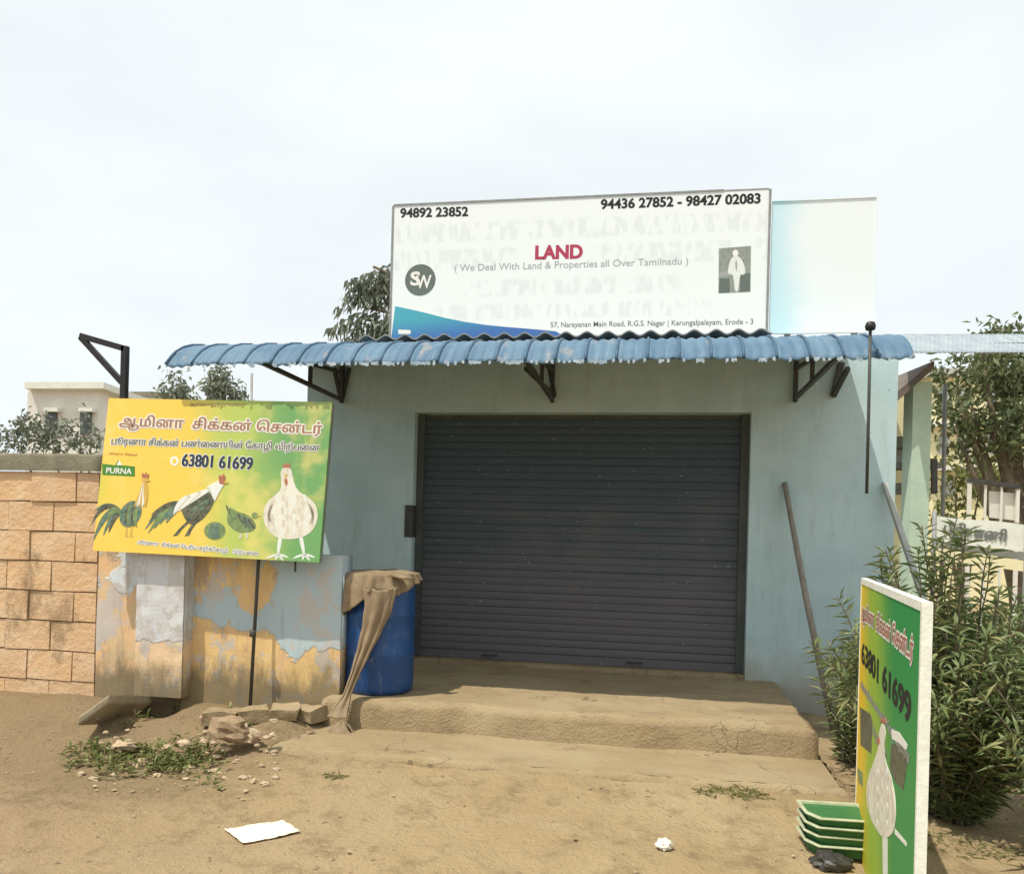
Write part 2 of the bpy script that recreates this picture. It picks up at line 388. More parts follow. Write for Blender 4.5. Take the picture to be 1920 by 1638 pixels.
def rough_block(x0, x1, y0, y1, z0, z1, amp, step=.05, seed=0, edge=.03):
    """top and three sides of a worn concrete tier, rounded at its edges"""
    mb = MB(); w = x1-x0; d = y1-y0; hh = z1-z0
    prof = [(0, z0), (0, z1-edge*1.2), (edge*.25, z1-edge*.4), (edge, z1)]      # inset, height
    per = []
    n1 = max(2, int(d/step)); n2 = max(2, int(w/step))
    def ringpt(s_, ins):
        if s_ < 1: return (x0+ins, y1-(d-ins)*s_)
        if s_ < 2: return (x0+ins+(w-2*ins)*(s_-1), y0+ins)
        return (x1-ins, y0+ins+(d-ins)*(s_-2))
    S = [i/n1 for i in range(n1)]+[1+i/n2 for i in range(n2)]+[2+i/n1 for i in range(n1+1)]
    for ins, z in prof:
        for s_ in S:
            x, y = ringpt(s_, ins); q = V(x*2.2+seed, y*2.2, z*2)
            k = amp*(mnoise.noise(q)+.6*mnoise.noise(q*3.3)+.5*mnoise.noise(q*9))
            kk = k*(1 if s_ >= 1 and s_ < 2 else 0)
            mb.v.append(V(x+(k if s_ < 1 or s_ >= 2 else 0), y+kk, z+.4*k*(z > z0)))
    N = len(S)
    for j in range(len(prof)-1):
        for i in range(N-1):
            a = j*N+i; mb.f.append((a, a+1, a+N+1, a+N))
    def top(u, v):
        x = x0+edge+(w-2*edge)*u; y = y0+edge+(d-edge)*v; q = V(x*2.2+seed, y*2.2, z1*2)
        k = amp*(mnoise.noise(q)+.5*mnoise.noise(q*3.3)); f = .4
        bx = min(u, 1-u)*w; 
        return (x, y+(k if v < .001 else 0), z1+f*k-.002)
    mb.grid(n2, n1, top)
    return mb
rough_block(-2.33, 1.135, -1.74, -.004, .0, .33, .024, .035, 1, .05).build('upper_step', M['concrete'], None, True, kind='structure')
rough_block(-2.45, 1.19, -2.40, -1.6, -.1, .125, .026, .035, 5, .045).build('lower_step', M['concrete'], None, True, kind='structure')

# ------------------------------------------------------------------ shop building
XL, XR, DL, DR, ZF, ZD, ZT = -3.28, 2.06, -2.20, .862, .33, 2.675, 3.30
shop = thing('shop_building', V(-.6, 0, 0), 'small blue-grey shop with a closed dark roller shutter under a blue awning', 'shop')
W = MB()
W.box(XL, DL, 0, .22, 0, ZT); W.box(DR, XR, 0, .22, 0, ZT); W.box(DL, DR, 0, .22, ZD, ZT)
W.box(XL, XL+.22, .22, 4.2, 0, ZT); W.box(XR-.22, XR, .22, 4.2, 0, ZT); W.box(XL+.22, XR-.22, 3.98, 4.2, 0, ZT)
W.build('wall', M['facade'], shop)
MB().box(DL, DR, .02, .24, ZF-.02, ZF+.035).build('door_sill', M['concrete'], shop)
# roof of corrugated asbestos
A = MB()
def corr(u, v):
    x = -2.66+u*3.63; ph = math.pi+u*20*2*math.pi+.0
    return (x, -.35+v*4.7, 3.305+.020*math.cos(ph)+.05*v)
A.grid(23*12, 2, corr)
A.grid(23*12, 1, lambda u, v: (corr(u, 0)[0], -.35, corr(u, 0)[2]-.012*v))
A.build('corrugated_roof', M['asbestos'], shop, True)
MB().box(XL+.01, XR-.01, .01, 4.19, 3.20, 3.285).build('roof_slab', M['coping'], shop)
# roller shutter
sh = MB().box(DL+.05, DR-.05, .155, .165, ZF+.03, ZD).build('shutter', M['rail'], shop)
PITCH = .0705; ns = int((ZD-ZF-.12)/PITCH)
sl_ = MB()
prof = [(.0, .0), (-.004, .004), (-.0075, .018), (-.009, .035), (-.0075, .052), (-.004, .066), (0, .069)]
L0, L1 = DL+.055, DR-.055
for s_ in range(20):
    xa = L0+(L1-L0)*s_/20; xb = L0+(L1-L0)*(s_+1)/20
    for (ya, za), (yb, zb) in zip(prof[:-1], prof[1:]):
        sl_.add([(xa-L0, ya, za), (xb-L0, ya, za), (xb-L0, yb, zb), (xa-L0, yb, zb)], [(0,1,2,3)])
slm = sl_.mesh('slat', M['shutter'], V(0,0,0), True)
for i in range(ns):
    o = link_copy('slat', slm, sh, (L0, .148+random.uniform(-.003,.003), ZF+.115+i*PITCH))
    o.rotation_euler = (random.uniform(-.05,.05), random.uniform(-.0009,.0009), random.uniform(-.0012,.0012))
MB().box(L0, L1, .128, .152, ZF+.036, ZF+.112).build('bottom_bar', M['shutter'], sh, bevel=.006)
MB().box(DL+.002, DL+.07, .10, .20, ZF+.036, ZD-.002).build('guide_rail', M['rail'], shop)
MB().box(DR-.07, DR-.002, .10, .20, ZF+.036, ZD-.002).build('guide_rail', M['rail'], shop)
MB().box(DL-.07, DL+.012, -.02, .12, 1.50, 1.80).build('lock_box', M['dark_steel'], shop, bevel=.008)
for hx in (-1.45, -.1):
    hb = MB(); hb.tube([V(hx-.07,.125,ZF+.08), V(hx-.06,.095,ZF+.085), V(hx+.06,.095,ZF+.085), V(hx+.07,.125,ZF+.08)], .007)
    hb.build('handle', M['dark_steel'], sh, True)
# awning of blue roofing sheets, drooping at the front
AW0, AW1, RIMY, RIMZ = -3.56, 1.62, -1.86, 2.735
aw = MB()
prof = [(.03, 3.18), (-.5, 3.13), (-1.0, 3.06), (-1.35, 2.995), (-1.52, 2.955), (-1.64, 2.91), (-1.735, 2.855), (-1.80, 2.80), (RIMY, RIMZ)]
awn = MB().box(AW0+.03, AW1-.03, -1.50, -1.46, 2.83, 2.87).build('awning', M['dark_steel'], shop)
NP = 25; PW = (AW1-AW0)/NP
def panel(i):
    mb = MB(); x0 = AW0+i*PW; rj = random.uniform(-.010, .010)
    nw = 12
    def fn(u, v):
        t = v*(len(prof)-1); k = min(int(t), len(prof)-2); f = t-k
        y = prof[k][0]*(1-f)+prof[k+1][0]*f; z = prof[k][1]*(1-f)+prof[k+1][1]*f
        sag = -.007*math.sin(math.pi*u)*v**2
        return (x0+u*PW+.012*u, y-.004*math.sin(u*math.pi*6), z+sag+.006*math.sin(u*math.pi*6)+(rj*v**3)+.010*(u-.5))
    mb.grid(nw, 16, fn)
    return mb
for i in range(NP):
    o = panel(i).build('roof_sheet', M['blue_sheet'], awn, True)
    so_ = o.modifiers.new('thick', 'SOLIDIFY'); so_.thickness = .006
    x = AW0+i*PW
    sm = MB(); sm.tube([(x, y-.006, z+.010) for y, z in prof[3:]], [.010]*len(prof[3:]), 6); sm.build('seam', M['blue_seam'], awn, True)
    fr = MB(); nseg = 10
    for s_ in range(nseg):
        if random.random() < (.30 if 5 < i < 16 else .6): continue
        a0, a1 = x+.02+(PW-.03)*s_/nseg, x+.02+(PW-.03)*(s_+1)/nseg
        zt = RIMZ-.007*math.sin(math.pi*(s_+.5)/nseg)
        fr.add([(a0, RIMY-.006, zt+.012), (a1, RIMY-.006, zt+.012), (a1, RIMY-.010, zt-random.uniform(.004,.022)), (a0, RIMY-.010, zt-random.uniform(.004,.022))], [(0,1,2,3)])
    if fr.f: fr.build('torn_edge', M['fringe'], awn, kind='stuff')
def bracket(x, seed):
    b = MB()
    b.bar((x, -.03, 3.12), (x, -.03, 2.76), .035); b.bar((x, -.03, 2.79), (x-.0, -1.62, 2.80), .032); b.bar((x, -.75, 2.80), (x, -.75, 3.05), .03)
    b.bar((x, -.03, 3.05), (x, -1.5, 2.90), .03); b.build('bracket', M['dark_steel'], awn)
for i, x in enumerate((-2.92, -.90, 1.22)): bracket(x, i)
MB().bar(P(640,748,0)+V(.0,-.02,0), P(626,690,-.02), .03).bar(P(640,748,0)+V(.02,-.02,0), P(655,690,-.02), .03).build('wall_bracket', M['dark_steel'], shop)
MB().bar(P(1040,742,-.02), P(1030,690,-.02), .035).bar(P(1040,742,-.02), P(985,690,-.5), .03).build('wall_bracket', M['dark_steel'], shop)
MB().bar(P(1563,742,-.02), P(1578,680,-.02), .05).bar(P(1563,742,-.02), P(1590,690,-.35), .035).build('wall_bracket', M['dark_steel'], shop)
# thin pipe fixed down the right of the front
pr = MB(); pr.tube([P(1632,612,-1.90), P(1629,760,-1.90), P(1625,925,-1.90)], .010, 8)
pp = pr.solo('thin_pipe', M['dark_steel'], P(1625,925,-1.90), 'thin dark vertical pipe with a round knob at its top, right of the shutter', 'pipe', smooth=True)
kb = MB(); kc = P(1632,612,-1.90); kb.lathe(kc-V(0,0,.03), [(.0,0),(.028,.008),(.034,.03),(.026,.055),(0,.065)], 12); kb.build('knob', M['black_steel'], pp, True)

# ------------------------------------------------------------------ text and prints on sign boards
def text_geo(body, off=0.0):
    c = bpy.data.curves.new('tmp', 'FONT'); c.body = body; c.size = 1; c.offset = off; c.resolution_u = 4
    o = bpy.data.objects.new('tmp', c); COL.objects.link(o)
    bpy.context.view_layer.update()
    me = o.evaluated_get(bpy.context.evaluated_depsgraph_get()).to_mesh()
    v = [p.co.copy() for p in me.vertices]; f = [tuple(p.vertices) for p in me.polygons]
    o.evaluated_get(bpy.context.evaluated_depsgraph_get()).to_mesh_clear()
    bpy.data.objects.remove(o); bpy.data.curves.remove(c)
    return v, f
class Plane:
    """a sign face: origin o (lower left), in-plane axes ex, ey, outward normal en"""
    def __init__(s, o, ex, ey): s.o = Vector(o); s.ex = Vector(ex).normalized(); s.en = s.ex.cross(Vector(ey)).normalized(); s.ey = s.en.cross(s.ex)
    def loc(s, u, v):
        d = ray(u, v); t = (s.o-CAM).dot(s.en)/d.dot(s.en); q = CAM+d*t-s.o; return V(q.dot(s.ex), q.dot(s.ey), 0)
    def w(s, x, y, h=0): return s.o+s.ex*x+s.ey*y+s.en*h*.3
    def text(s, body, x0, x1, y0, y1, mat, parent, name, h=.004, off=0.0, rep=((0,0),), skew=0.0, fit=None):
        v, f = text_geo(body, off)
        if not v: return
        ax, bx = min(p.x for p in v), max(p.x for p in v)
        ay, by = (fit if fit else (min(p.y for p in v), max(p.y for p in v)))
        mb = MB()
        for k, (rx, ry) in enumerate(rep):
            q = []
            for p in v:
                tx = (p.x-ax)/(bx-ax); ty = (p.y-ay)/(by-ay)
                X = x0+(x1-x0)*tx; q.append(s.w(X+rx, y0+(y1-y0)*ty+ry+skew*(X-x0), h+.0004*k))
            mb.add(q, f)
        return mb.build(name, mat, parent, kind='stuff')
    def letters(s, body, x0, x1, y0, y1, mat, parent, h=.004, off=0.0, rep=((0,0),), skew=0.0):
        """the same, each letter or digit a part of its own"""
        v, f = text_geo(body, off); up = list(range(len(v)))
        def find(i):
            while up[i] != i: up[i] = up[up[i]]; i = up[i]
            return i
        for q in f:
            for i in q[1:]: up[find(i)] = find(q[0])
        ax, bx = min(p.x for p in v), max(p.x for p in v); ay, by = min(p.y for p in v), max(p.y for p in v)
        isl = {}
        for q in f: isl.setdefault(find(q[0]), []).append(q)
        rows = sorted([[min(v[i].x for q in fs for i in q), max(v[i].x for q in fs for i in q), list(fs)] for fs in isl.values()], key=lambda e: e[0])
        out = []
        for e in rows:
            if out and e[0] < out[-1][1]-.02: out[-1][1] = max(out[-1][1], e[1]); out[-1][2] += e[2]
            else: out.append(e)
        for e in out:
            mb = MB()
            for k, (rx, ry) in enumerate(rep):
                ids = {}; q = []; ff = []
                for fc in e[2]:
                    for i in fc:
                        if i not in ids:
                            ids[i] = len(q); p = v[i]; tx = (p.x-ax)/(bx-ax); X = x0+(x1-x0)*tx
                            q.append(s.w(X+rx, y0+(y1-y0)*(p.y-ay)/(by-ay)+ry+skew*(X-x0), h+.0004*k))
                    ff.append(tuple(ids[i] for i in fc))
                mb.add(q, ff)
            mb.build('letter', mat, parent)
    def poly(s, pts, mat, parent, name, h=.004, px=True, sm=0):
        L = [s.loc(*p) for p in pts] if px else [V(p[0], p[1], 0) for p in pts]
        for _ in range(sm):
            L = [q for i in range(len(L)) for q in (L[i]*.75+L[(i+1)%len(L)]*.25, L[i]*.25+L[(i+1)%len(L)]*.75)]
        n = len(L); mb = MB()
        mb.add([s.w(p.x, p.y, h) for p in L]+[s.w(p.x, p.y, 0.0005) for p in L], [tuple(range(n))]+[(i, i+n, (i+1)%n+n, (i+1)%n) for i in range(n)])
        return mb.build(name, mat, parent)
def ell(cx, cy, rx, ry, n=28, rot=0):
    return [(cx+rx*math.cos(2*math.pi*i/n)*math.cos(rot)-ry*math.sin(2*math.pi*i/n)*math.sin(rot), cy+rx*math.cos(2*math.pi*i/n)*math.sin(rot)+ry*math.sin(2*math.pi*i/n)*math.cos(rot)) for i in range(n)]
RING = [(.006*math.cos(a*math.pi/3), .006*math.sin(a*math.pi/3)) for a in range(6)]

# hoarding on the roof ------------------------------------------------
hx0, hx1, hz0, hz1, hy = -2.56, 1.0, 3.42, 4.755, .30
hd = thing('roof_hoarding', V(-.78, hy+.1, 3.36), 'long white hoarding on the roof with a blue wave, round logo and phone numbers', 'hoarding')
n = NT('hoarding_sheet', .5, .3)
x, y, z = n.xyz(n.pos)
lt = n.noise(11, 1, .5, None, (1.6,1,.6), 2); 
band = n.math('MAXIMUM', n.math('MULTIPLY', n.ss(z, 4.36, 4.40), n.ss(z, 4.58, 4.54)), n.math('MULTIPLY', n.math('MULTIPLY', n.ss(z, 4.10, 4.13), n.ss(z, 4.32, 4.29)), n.ss(n.math('ABSOLUTE', n.math('ADD', x, .96)), .32, .40)))
band = n.math('MAXIMUM', band, n.math('MULTIPLY', n.math('MULTIPLY', n.ss(z, 3.82, 3.86), n.ss(z, 4.02, 3.98)), n.ss(n.math('ABSOLUTE', n.math('ADD', x, .8)), 1.1, .9)))
band = n.math('MAXIMUM', band, n.math('MULTIPLY', n.math('MULTIPLY', n.ss(z, 3.60, 3.64), n.ss(z, 3.78, 3.74)), n.ss(n.math('ABSOLUTE', n.math('ADD', x, .8)), 1.4, 1.2)))
n.color(n.mix(n.math('MULTIPLY', n.math('MULTIPLY', band, n.ss(lt, .42, .62)), .42), c3(.78,.83,.84), c3(.60,.65,.66))); M['hoarding'] = n.m
MB().box(hx0, hx1, hy, hy+.03, hz0, hz1).build('panel', M['hoarding'], hd)
F = MB()
F.box(hx0-.018, hx0, hy-.008, hy+.04, hz0, hz1); F.box(hx1, hx1+.022, hy-.008, hy+.04, hz0, hz1)
F.box(hx0, hx1-.4, hy-.008, hy+.04, hz1, hz1+.016); F.box(hx1-.4, hx1, hy-.004, hy+.04, hz1, hz1+.01); F.box(hx0, hx1, hy-.006, hy+.04, hz0-.03, hz0)
F.build('frame', M['grey_steel'], hd)
for px_ in (-2.3, -.8, .75):
    MB().bar((px_, hy+.06, 3.3), (px_, hy+.06, 4.7), .05).bar((px_, hy+.08, 4.5), (px_, hy+1.1, 3.38), .04).build('support_post', M['dark_steel'], hd)
pl = Plane((hx0, hy, hz0), (1,0,0), (0,0,1))
def hl(u, v): q = pl.loc(u, v); return q.x, q.y
def hletters(body, u0, v0, u1, v1, hpx, mat, **k):
    a = hl(u0, v0); b = hl(u1, v1); t = hl(u0, v0-hpx)
    pl.letters(body, a[0], b[0], a[1], t[1], mat, hd, skew=(b[1]-a[1])/(b[0]-a[0]), **k)
def htext(body, u0, v0, u1, v1, hpx, mat, name, **k):
    a = hl(u0, v0); b = hl(u1, v1); t = hl(u0, v0-hpx)
    sk = (b[1]-a[1])/(b[0]-a[0])
    return pl.text(body, a[0], b[0], a[1], t[1], mat, hd, name, skew=sk, **k)
BOLD = ((0,0),(.005,0),(.0025,.003))
hletters('94892 23852', 750, 409, 877, 406, 18, M['ink'], off=.02, rep=BOLD)
hletters('94436 27852 - 98427 02083', 1126, 393, 1425, 382, 19, M['ink'], off=.02, rep=BOLD)
hletters('LAND', 1003, 487, 1091, 485, 26, M['ink_red'], off=.025, rep=((0,0),(.008,0),(.004,.004)))
htext('( We Deal With Land & Properties all Over Tamilnadu )', 852, 513, 1290, 500, 17, M['ink_grey'], 'lettering', off=.0)
htext('57, Narayanan Main Road, R.G.S. Nagar | Karungalpalayam, Erode - 3', 1032, 617, 1412, 611, 13, M['ink_dim'], 'lettering', off=.008)
lc = pl.loc(788, 525); lr = .155
pl.poly(ell(lc.x, lc.y, lr, lr, 40), M['logo_grey'], hd, 'logo', .004, px=False)
pl.text('S', lc.x-.10, lc.x+.0, lc.y-.055, lc.y+.085, M['ink_white'], hd, 'logo_letter', .008, .03)
pl.text('W', lc.x-.045, lc.x+.115, lc.y-.085, lc.y+.045, M['ink_white'], hd, 'logo_letter', .0095, .02)
n = NT('wave_blue', .5, .3)
x, y, z = n.xyz(n.pos)
t_ = n.math('ADD', n.math('MULTIPLY', n.math('ADD', x, 2.56), -.28), n.math('MULTIPLY', n.math('ADD', z, -3.42), 3.2))
n.color(n.mix(n.ss(t_, -.1, .75), c3(.055,.15,.42), c3(.07,.36,.46))); M['wave'] = n.m
wv = [hl(u, v) for u, v in ((741,574),(770,580),(800,587),(835,596),(870,603),(910,609),(950,613),(1000,617),(1042,621))]
pl.poly([(0.004, .003)]+[(max(.004, a), b) for a, b in wv][:1]+wv[1:]+[(wv[-1][0]+.12, .003)], M['wave'], hd, 'wave_print', .004, px=False)
pl.poly([(747,618),(770,619),(770,626),(747,626)], M['ink_white'], hd, 'small_mark', .008)
pl.poly([(1348,466),(1408,461),(1407,547),(1347,550)], M['pic_grey'], hd, 'picture_print', .004)
pl.poly(ell(1379, 475, 5.5, 6.5, 16), M['ink_white'], hd, 'picture_figure', .007)
pl.poly([(1374,481),(1385,480),(1393,490),(1398,506),(1396,516),(1388,514),(1386,530),(1384,547),(1378,547),(1376,528),(1374,514),(1364,514),(1366,500),(1369,488)], M['hen_pale'], hd, 'picture_figure', .0065, sm=2)
pl.poly([(1380,484),(1383,496),(1381,512),(1378,498)], M['ink_grey'], hd, 'picture_figure', .0075, sm=1)
pl.poly([(1349,511),(1366,508),(1370,516),(1349,520)], M['ink_grey'], hd, 'picture_ground', .006)
pl.poly([(1349,522),(1368,522),(1368,549),(1348,549)], M['logo_grey'], hd, 'picture_ground', .006)
pl.poly([(1388,514),(1407,512),(1406,546),(1387,548)], M['logo_grey'], hd, 'picture_ground', .006)

# faded blank hoarding beside it --------------------------------------
n = NT('faded_sheet', .5, .3)
x = n.xyz(n.pos)[0]
n.color(n.mix(n.ss(n.math('ADD', x, n.math('MULTIPLY', n.noise(2, 3), .35)), 1.22, 1.62), c3(.52,.74,.82), c3(.76,.82,.85))); M['faded'] = n.m
bh = thing('blank_hoarding', V(1.5, hy+.1, 3.36), 'faded blank white hoarding with a pale blue side, next to the lettered hoarding', 'hoarding')
MB().box(1.035, 1.925, hy+.01, hy+.035, 3.44, 4.64).build('panel', M['faded'], bh)
MB().box(1.925, 1.94, hy, hy+.045, 3.44, 4.65).box(1.035, 1.925, hy, hy+.045, 4.64, 4.65).build('frame', M['faded'], bh)
for px_ in (1.2, 1.78): MB().bar((px_, hy+.06, 3.28), (px_, hy+.06, 4.6), .05).build('support_post', M['grey_steel'], bh)

# yellow and green shop board -----------------------------------------
bTL, bTR = P(206,748,-1.76), P(618,752,-1.76); bBL, bBR = P(172,1030,-1.865), P(603,1056,-1.865)
ctr = (bTL+bTR+bBL+bBR)/4
ex = ((bTR-bTL)+(bBR-bBL)).normalized(); ey = ((bTL-bBL)+(bTR-bBR)); en = ex.cross(ey).normalized(); ey = en.cross(ex)
BWd = ((bTR-bTL).length+(bBR-bBL).length)/2; BHt = ((bTL-bBL).length+(bTR-bBR).length)/2
bo = ctr-ex*BWd/2-ey*BHt/2
bd = thing('shop_board', V(ctr.x, ctr.y, .2), 'yellow and green shop board with printed chickens standing against the peeling wall', 'sign board')
n = NT('board_print', .5, .3)
sx = n.math('DIVIDE', n.math('SUBTRACT', n.xyz(n.pos)[0], bo.x), BWd)
sz = n.math('DIVIDE', n.math('SUBTRACT', n.xyz(n.pos)[2], bo.z), BHt)
s1 = n.math('ADD', n.math('ADD', sx, n.math('MULTIPLY', sz, .10)), n.math('MULTIPLY', n.noise(2.2, 2), .22))
col = n.mix(n.ss(s1, .50, .78), c3(.84,.57,.10), c3(.44,.54,.13))
col = n.mix(n.ss(s1, .80, 1.02), col, c3(.16,.36,.13))
col = n.mix(n.math('MULTIPLY', n.ss(n.noise(3.5, 3, .6, None, None, 4), .5, .7), .45), col, c3(.86,.66,.22))
lf = n.math('MULTIPLY', n.ss(n.math('ABSOLUTE', n.math('SUBTRACT', sz, .42)), .25, .0), n.ss(sx, .10, .0))
n.color(n.mix(n.math('MULTIPLY', lf, .5), col, c3(.45,.58,.09))); M['board'] = n.m
MB().obox(ctr-en*.012, ex*BWd/2, ey*BHt/2, en*.012).build('panel', M['board'], bd)
Fb = MB()
for a, b in ((-1,0),(1,0)): Fb.obox(ctr-en*.04+ex*a*(BWd/2-.02), ex*.018, ey*BHt/2, en*.016)
for a in (-1, 1): Fb.obox(ctr-en*.04+ey*a*(BHt/2-.02), ex*(BWd/2-.04), ey*.018, en*.016)
Fb.build('frame', M['grey_steel'], bd)
pole_t = P(478,1040,-1.80); pole_b = P(468,1332,-1.80)
pb = MB(); pb.tube([pole_t-en*.06+V(0,0,.6), pole_t-en*.06, V(pole_b.x, pole_b.y, .14)], .013, 8); pb.build('support_pole', M['dark_steel'], bd, True)
kk = P(474,1186,-1.80); MB().lathe(kk-V(0,0,.03), [(.013,0),(.024,.008),(.024,.045),(.013,.055)], 10).build('clamp', M['dark_steel'], bd, True)
MB().bar(P(547,1052,-1.80)+V(0,.05,.4), P(548,1072,-1.80)+V(0,.05,0), .012).build('support_bolt', M['dark_steel'], bd)
bp = Plane(bo, ex, ey)
def bletters(body, u0, v0, u1, v1, hpx, mat, **k):
    a = bp.loc(u0, v0); b = bp.loc(u1, v1); t = bp.loc(u0, v0-hpx)
    bp.letters(body, a.x, b.x, a.y, t.y, mat, bd, skew=(b.y-a.y)/(b.x-a.x), **k)
def btext(body, u0, v0, u1, v1, hpx, mat, name, **k):
    a = bp.loc(u0, v0); b = bp.loc(u1, v1); t = bp.loc(u0, v0-hpx)
    return bp.text(body, a.x, b.x, a.y, t.y, mat, bd, name, skew=(b.y-a.y)/(b.x-a.x), **k)
TITLE = 'ஆமினா  சிக்கன் ெசன்டர்'
btext(TITLE, 223, 806, 603, 822, 30, M['ink_white'], 'lettering_outline', h=.004, off=.01, rep=[(x*2.0, y*2.0) for x, y in RING]+[(x*1.0, y*1.0) for x, y in RING])
bletters(TITLE, 223, 806, 603, 822, 30, M['ink_brown'], h=.010, off=.01, rep=((0,0),(.004,.002)))
L2 = 'பூரணா சிக்கன் பண்ைணயின் ேகாழி விற்பைன'
btext(L2, 208, 838, 598, 851, 20, M['ink_white'], 'lettering_outline', h=.004, off=.01, rep=[(x*1.1, y*1.1) for x, y in RING])
btext(L2, 208, 838, 598, 851, 20, M['ink_dim'], 'lettering', h=.008, off=.01, rep=((0,0),(.004,.001)))
btext('63801 61699', 340, 874, 472, 881, 24, M['ink_white'], 'phone_number_outline', h=.004, off=.01, rep=[(x*1.2, y*1.2) for x, y in RING])
bletters('63801 61699', 340, 874, 472, 881, 24, M['ink_navy'], h=.008, off=.015, rep=((0,0),(.006,0)))
btext('அல்லாஹ் துைண', 354, 763, 460, 764, 9, M['ink_brown'], 'lettering', h=.004, off=.008)
btext('பூர்ணா சிக்கன்', 203, 853, 258, 856, 6, M['hen_red'], 'lettering', h=.004, off=.008)
btext('பூரணா  சிக்கன் ெபரிய கறிக்ேகாழி   விற்பைன', 258, 1022, 484, 1044, 11, M['ink_white'], 'lettering_outline', h=.004, off=.012, rep=[(x*.9, y*.9) for x, y in RING])
btext('பூரணா  சிக்கன் ெபரிய கறிக்ேகாழி   விற்பைன', 258, 1022, 484, 1044, 11, M['ink_dim'], 'lettering', h=.008, off=.008)
bp.poly([(192,869),(216,872),(222,862),(229,872),(253,874),(253,893),(192,890)], M['logo_green'], bd, 'logo_print', .004)
bp.poly([(219,872),(224,862),(229,872)], M['ink_white'], bd, 'logo_mark', .008)
btext('PURNA', 199, 887, 247, 889, 11, M['ink_white'], 'logo_lettering', h=.009, off=.02)
bp.poly(ell(327, 864, 8, 9, 16), M['ink_white'], bd, 'phone_mark', .004)
bp.poly(ell(327, 864, 4, 5, 12), M['board'], bd, 'phone_mark', .007)
# printed birds
def feather(p0, p1, p2, w, mat, h, name='bird_feather_print', pln=None, par=None):
    L, R_ = [], []
    for i in range(9):
        t = i/8; x = p0[0]*(1-t)**2+2*p1[0]*t*(1-t)+p2[0]*t*t; y = p0[1]*(1-t)**2+2*p1[1]*t*(1-t)+p2[1]*t*t
        dx = 2*(p1[0]-p0[0])*(1-t)+2*(p2[0]-p1[0])*t; dy = 2*(p1[1]-p0[1])*(1-t)+2*(p2[1]-p1[1])*t; q = math.hypot(dx, dy) or 1
        k = w*(math.sin(math.pi*min(1, .18+.80*t))**.7); L.append((x-dy/q*k, y+dx/q*k)); R_.append((x+dy/q*k, y-dx/q*k))
    return (pln or bp).poly(L+R_[::-1], mat, par or bd, name, h)
TM = [M['hen_green'], M['hen_dark'], M['hen_green'], M['hen_olive']]
# left rooster
for i, (c1, e) in enumerate([((205,935),(178,958)), ((198,928),(172,982)), ((205,945),(180,1004)), ((212,940),(186,985)), ((215,950),(194,1003)), ((218,955),(204,998)), ((200,940),(176,1012)), ((214,946),(200,975))]):
    feather((229,962), c1, e, 4.6, TM[i % 4], .004+.0006*i)
bp.poly(ell(245, 963, 19, 26, 24, .5), M['hen_green'], bd, 'bird_print', .009)
for i in range(5): feather((242+4*i,944+2*i), (238+3*i,965), (236+5*i,984+i), 4, [M['hen_dark'], M['hen_olive'], M['hen_green']][i % 3], .010+.0005*i)
for i in range(5): feather((272,900), (268+2*i,925), (252+5*i,950), 4.2, [M['hen_gold'], M['hen_pale']][i % 2], .0125+.0005*i)
bp.poly(ell(272, 898, 5.5, 7, 14), M['hen_gold'], bd, 'bird_print', .016)
bp.poly([(266,893),(268,886),(271,890),(274,885),(277,890),(280,889),(278,896),(270,896)], M['hen_red'], bd, 'bird_comb_print', .0165)
bp.poly([(276,898),(282,901),(276,903)], M['hen_gold'], bd, 'bird_beak_print', .017)
for u in (238, 247): bp.poly([(u-1.4,986),(u+1.4,986),(u+1,1004),(u+5,1007),(u-4,1007)], M['hen_gold'], bd, 'bird_leg_print', .0035)
# middle rooster
for i, (c1, e) in enumerate([((315,935),(272,992)), ((308,938),(280,978)), ((318,945),(290,990)), ((312,948),(278,999)), ((322,950),(300,982)), ((318,940),(284,965)), ((325,955),(312,980))]):
    feather((344,944), c1, e, 5.0, TM[i % 4], .004+.0006*i)
bp.poly([(336,946),(352,930),(376,922),(396,922),(404,934),(396,954),(376,978),(356,984),(346,972)], M['hen_dark'], bd, 'bird_print', .009, sm=2)
for i in range(7): feather((392-7*i,918+2.2*i), (376-7*i,924+3*i), (356-5*i,944+3.4*i), 4.2, [M['hen_pale'], M['ink_white'], M['hen_shade']][i % 3], .0095+.0004*i)
for i in range(4): feather((392-5*i,938+6*i), (376-4*i,952+5*i), (356,958+8*i), 4.5, [M['hen_green'], M['hen_dark']][i % 2], .0125+.0004*i)
for i in range(6): feather((418,902+i), (408-i,908+3*i), (388+3*i,914+5*i), 4.4, [M['ink_white'], M['hen_pale']][i % 2], .0142+.0004*i)
bp.poly(ell(417, 902, 6, 6.5, 14), M['hen_red'], bd, 'bird_print', .017)
bp.poly([(410,897),(412,890),(416,893),(420,888),(423,894),(421,899)], M['hen_red'], bd, 'bird_comb_print', .0175)
bp.poly([(422,901),(429,905),(421,907)], M['hen_gold'], bd, 'bird_beak_print', .018)
for u, w in ((352,-22), (366,-14)): bp.poly([(u-3,978),(u+5,978),(u+w*.6+3,992),(u+w+3,1004),(u+w-6,1005),(u+w*.6-4,992)], M['hen_dark'], bd, 'bird_leg_print', .0035)
bp.poly(ell(403, 995, 20, 17), M['hen_olive'], bd, 'bird_print', .004)
bp.poly([(388,1006),(394,986),(405,978),(413,984),(409,996),(415,1006),(402,1011)], M['hen_green'], bd, 'bird_print', .008, sm=2)
bp.poly([(424,978),(430,948),(442,958),(468,965),(482,984),(476,996),(452,1000),(436,992)], M['hen_olive'], bd, 'bird_print', .004, sm=2)
